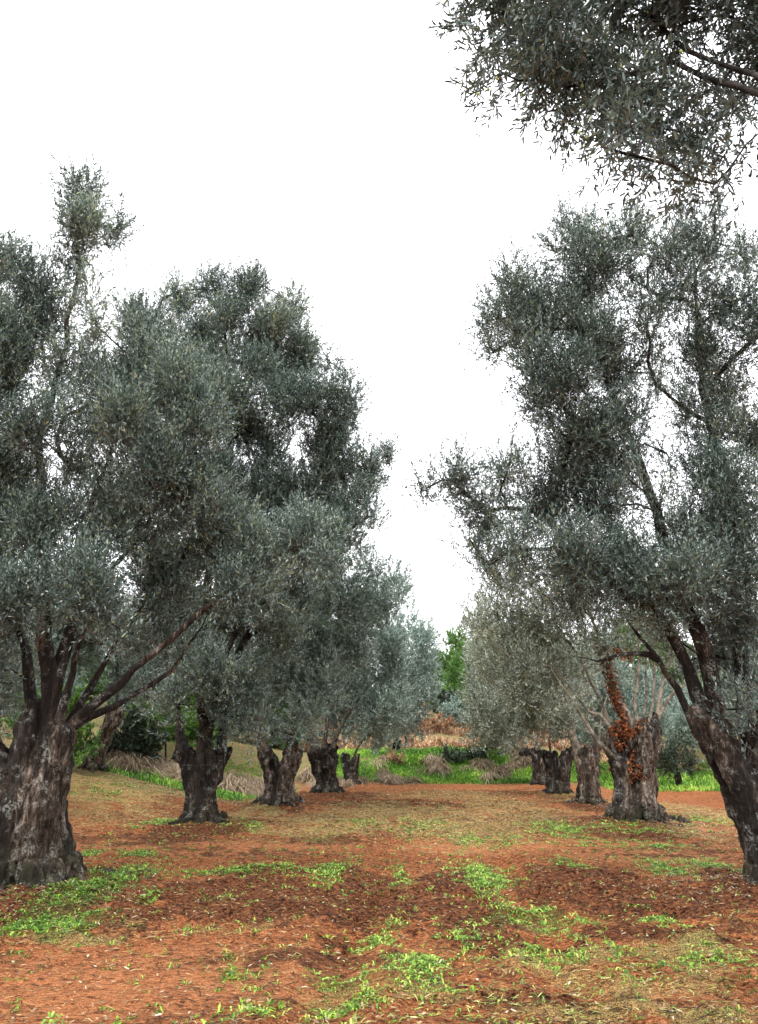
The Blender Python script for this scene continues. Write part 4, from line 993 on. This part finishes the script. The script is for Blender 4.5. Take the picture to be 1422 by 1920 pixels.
# the slope at the end of the aisle
def slope(px, Y): return (px - 711) / F * Y * 1.05
bush('broadleaf_tree', 'bright green rounded tree on the slope in the gap between the two rows', 'tree', 'green trees on the far slope', (slope(846, 58), 58), round_crown(np.random.default_rng(6), 3.4, 1.9, 18, .15), 531, LEAF_GREEN, 2.0, .7, trunk=(.3, (0, 0, 1.0), .22, BARK_DARK), sub=.6, LW=.034)
bush('broadleaf_tree', 'taller wispy green tree at the skyline behind the bright rounded one', 'tree', 'green trees on the far slope', (slope(838, 66), 66), round_crown(np.random.default_rng(7), 6.2, 2.4, 20, .2), 532, LEAF_GREEN, 2.1, .5, trunk=(.35, (0, 0, 2.0), .25, BARK_DARK), sub=.7, LW=.028)
bush('broadleaf_tree', 'green tree on the skyline touching the pale right hand olive crowns', 'tree', 'green trees on the far slope', (slope(876, 62), 62), round_crown(np.random.default_rng(8), 5.8, 2.6, 20, .15), 533, LEAF_GREEN, 2.1, .6, trunk=(.35, (0, 0, 1.6), .25, BARK_DARK), sub=.7, LW=.03)
bush('shrub', 'dark green bush under the bright rounded tree on the slope', 'shrub', 'shrubs on the far slope', (slope(822, 55), 55), round_crown(np.random.default_rng(9), 1.7, 1.0, 6, .25), 534, LEAF_DARK, 3.0, .9, sub=.5, LW=.03)
bush('shrub', 'grey green scrub halfway up the rusty slope', 'shrub', 'shrubs on the far slope', (slope(858, 50), 50), round_crown(np.random.default_rng(10), 1.5, 1.3, 7, .2), 535, LEAF_HAZED, 3.0, .7, sub=.5, LW=.02)
bush('shrub', 'brownish low bush on the rusty slope left of the scrub', 'shrub', 'shrubs on the far slope', (slope(800, 48), 48), round_crown(np.random.default_rng(12), 1.2, 1.2, 6, .2), 536, RUST, 3.0, .7, sub=.5, LW=.02)
for q, (px_, Y_, w_, lb_, mt_) in enumerate([(835, 37.4, .6, 'dark tangled scrub in the middle of the green bank', LEAF_DARK), (915, 39.4, .6, 'low brown scrub on the green bank in front of the farthest right olives', RUST), (880, 38.0, .65, 'dark low scrub near the crest of the green bank', LEAF_DARK), (742, 36.8, .4, 'small dull scrub on the green bank near the last left trunk', RUST)]):
    bush('shrub', lb_, 'shrub', 'scrub on the green bank', (slope(px_, Y_), Y_), round_crown(np.random.default_rng(30 + q), .5, w_, 8, .15), 560 + q, mt_, 2.0, .7, sub=.3, LW=.018)
for q, (x_, y_, h_, w_) in enumerate([(-22, 44, 9, 4), (-33, 50, 10, 5), (-12, 52, 7, 3.2), (-5, 60, 7, 3), (20, 56, 8, 3.6), (28, 48, 9, 4), (14, 64, 7, 3)]):
    GREEN_SRC = bush('broadleaf_tree', ['green tree behind the far left olives', 'tall green tree at the far left edge of the slope', 'green tree behind the dark forked olive', 'green tree behind the pale olives closing the left row', 'green tree behind the right row', 'tall green tree far behind the leaning right trunk', 'green tree on the slope behind the flat topped stump'][q],
         'tree', 'green trees on the far slope', (x_, y_), round_crown(np.random.default_rng(20 + q), h_, w_, 15, .15), 540 + q, LEAF_GREEN, 4.2, .75, trunk=(.5, (0, 0, h_ * .3), .35, BARK_DARK), sub=1.1, LW=.03)

def clone(src, x, y, rz, sc, label, cat, group):
    c = src.copy(); COL.objects.link(c); c.location = (x, y, float(terrain(x, y)) - .03); c.rotation_euler = (0, 0, rz); c.scale = (sc, sc, sc)
    c['label'] = label; c['category'] = cat; c['group'] = group
    for ch in src.children:
        d = ch.copy(); COL.objects.link(d); d.parent = c
    return c
r = np.random.default_rng(700)
for x_, y_ in ((-20, 33), (-16, 38), (-12.5, 42), (-25, 40), (-9.5, 44), (-6.5, 47), (-19, 47), (-29, 34), (-3, 50), (-14, 53), (-23, 54), (-9, 38.5), (-5.5, 41.5)):
    clone(GREEN_SRC if r.random() < .45 else FAR_SRC, x_, y_, r.uniform(0, 6), r.uniform(.65, .95), 'small far tree mostly hidden behind the trunks and crowns of the left row', 'tree', 'half hidden trees behind the left row')
for x_, y_ in ((16, 44), (21, 46), (25, 39), (13.5, 50), (30, 52), (10.5, 47), (18.5, 54), (24, 32), (21, 29)):
    clone(GREEN_SRC if r.random() < .3 else FAR_SRC, x_, y_, r.uniform(0, 6), r.uniform(.65, .95), 'small far tree mostly hidden behind the stumps and crowns of the right row', 'tree', 'half hidden trees behind the right row')

# ------------------------------------------------------------------ light, sky, camera
w = bpy.data.worlds.new('World'); scene.world = w; w.use_nodes = True
nt = w.node_tree; bg = nt.nodes['Background']
sky = nt.nodes.new('ShaderNodeTexSky'); sky.sky_type = 'NISHITA'; sky.sun_disc = False
SUN_EL, SUN_AZ = math.radians(56), math.radians(205)          # azimuth clockwise from +Y: behind the camera
sky.sun_elevation = SUN_EL; sky.sun_rotation = SUN_AZ; sky.dust_density = 4; sky.air_density = 1.5
hs = nt.nodes.new('ShaderNodeHueSaturation'); hs.inputs['Saturation'].default_value = .35; hs.inputs['Value'].default_value = 1.0
mx = nt.nodes.new('ShaderNodeMix'); mx.data_type = 'RGBA'; mx.inputs[0].default_value = .8; mx.inputs[7].default_value = (15.5, 15.6, 16.2, 1)   # the white overcast deck
nt.links.new(sky.outputs[0], hs.inputs['Color']); nt.links.new(hs.outputs[0], mx.inputs[6]); nt.links.new(mx.outputs[2], bg.inputs['Color'])
bg.inputs['Strength'].default_value = .12
sd = bpy.data.lights.new('sun', 'SUN'); sd.energy = 1.5; sd.angle = math.radians(14); sd.color = (1, .95, .88)
so_ = bpy.data.objects.new('sun', sd); COL.objects.link(so_)
dv = Vector((math.sin(SUN_AZ) * math.cos(SUN_EL), math.cos(SUN_AZ) * math.cos(SUN_EL), math.sin(SUN_EL)))
so_.rotation_euler = dv.to_track_quat('Z', 'Y').to_euler(); so_.location = dv * 40

cd = bpy.data.cameras.new('camera'); cam = bpy.data.objects.new('camera', cd); COL.objects.link(cam)
cd.sensor_fit = 'VERTICAL'; cd.sensor_height = 36; cd.sensor_width = 36; cd.lens = 36 * F / 1920
cd.clip_start = .05; cd.clip_end = 2000
cam.location = (0, 0, EYE); cam.rotation_euler = (math.pi / 2 + PITCH, 0, 0)
scene.camera = cam
vs = scene.view_settings
scene.display_settings.display_device = 'sRGB'
vs.view_transform = 'Standard'; vs.look = 'None'; vs.exposure = .85; vs.gamma = 1
c = scene.cycles
c.max_bounces = 6; c.diffuse_bounces = 3; c.glossy_bounces = 2; c.transmission_bounces = 3; c.transparent_max_bounces = 4
c.use_adaptive_sampling = True; c.adaptive_threshold = .02
print('FACES', sum(len(o.data.polygons) for o in scene.objects if o.type == 'MESH'), STAT)
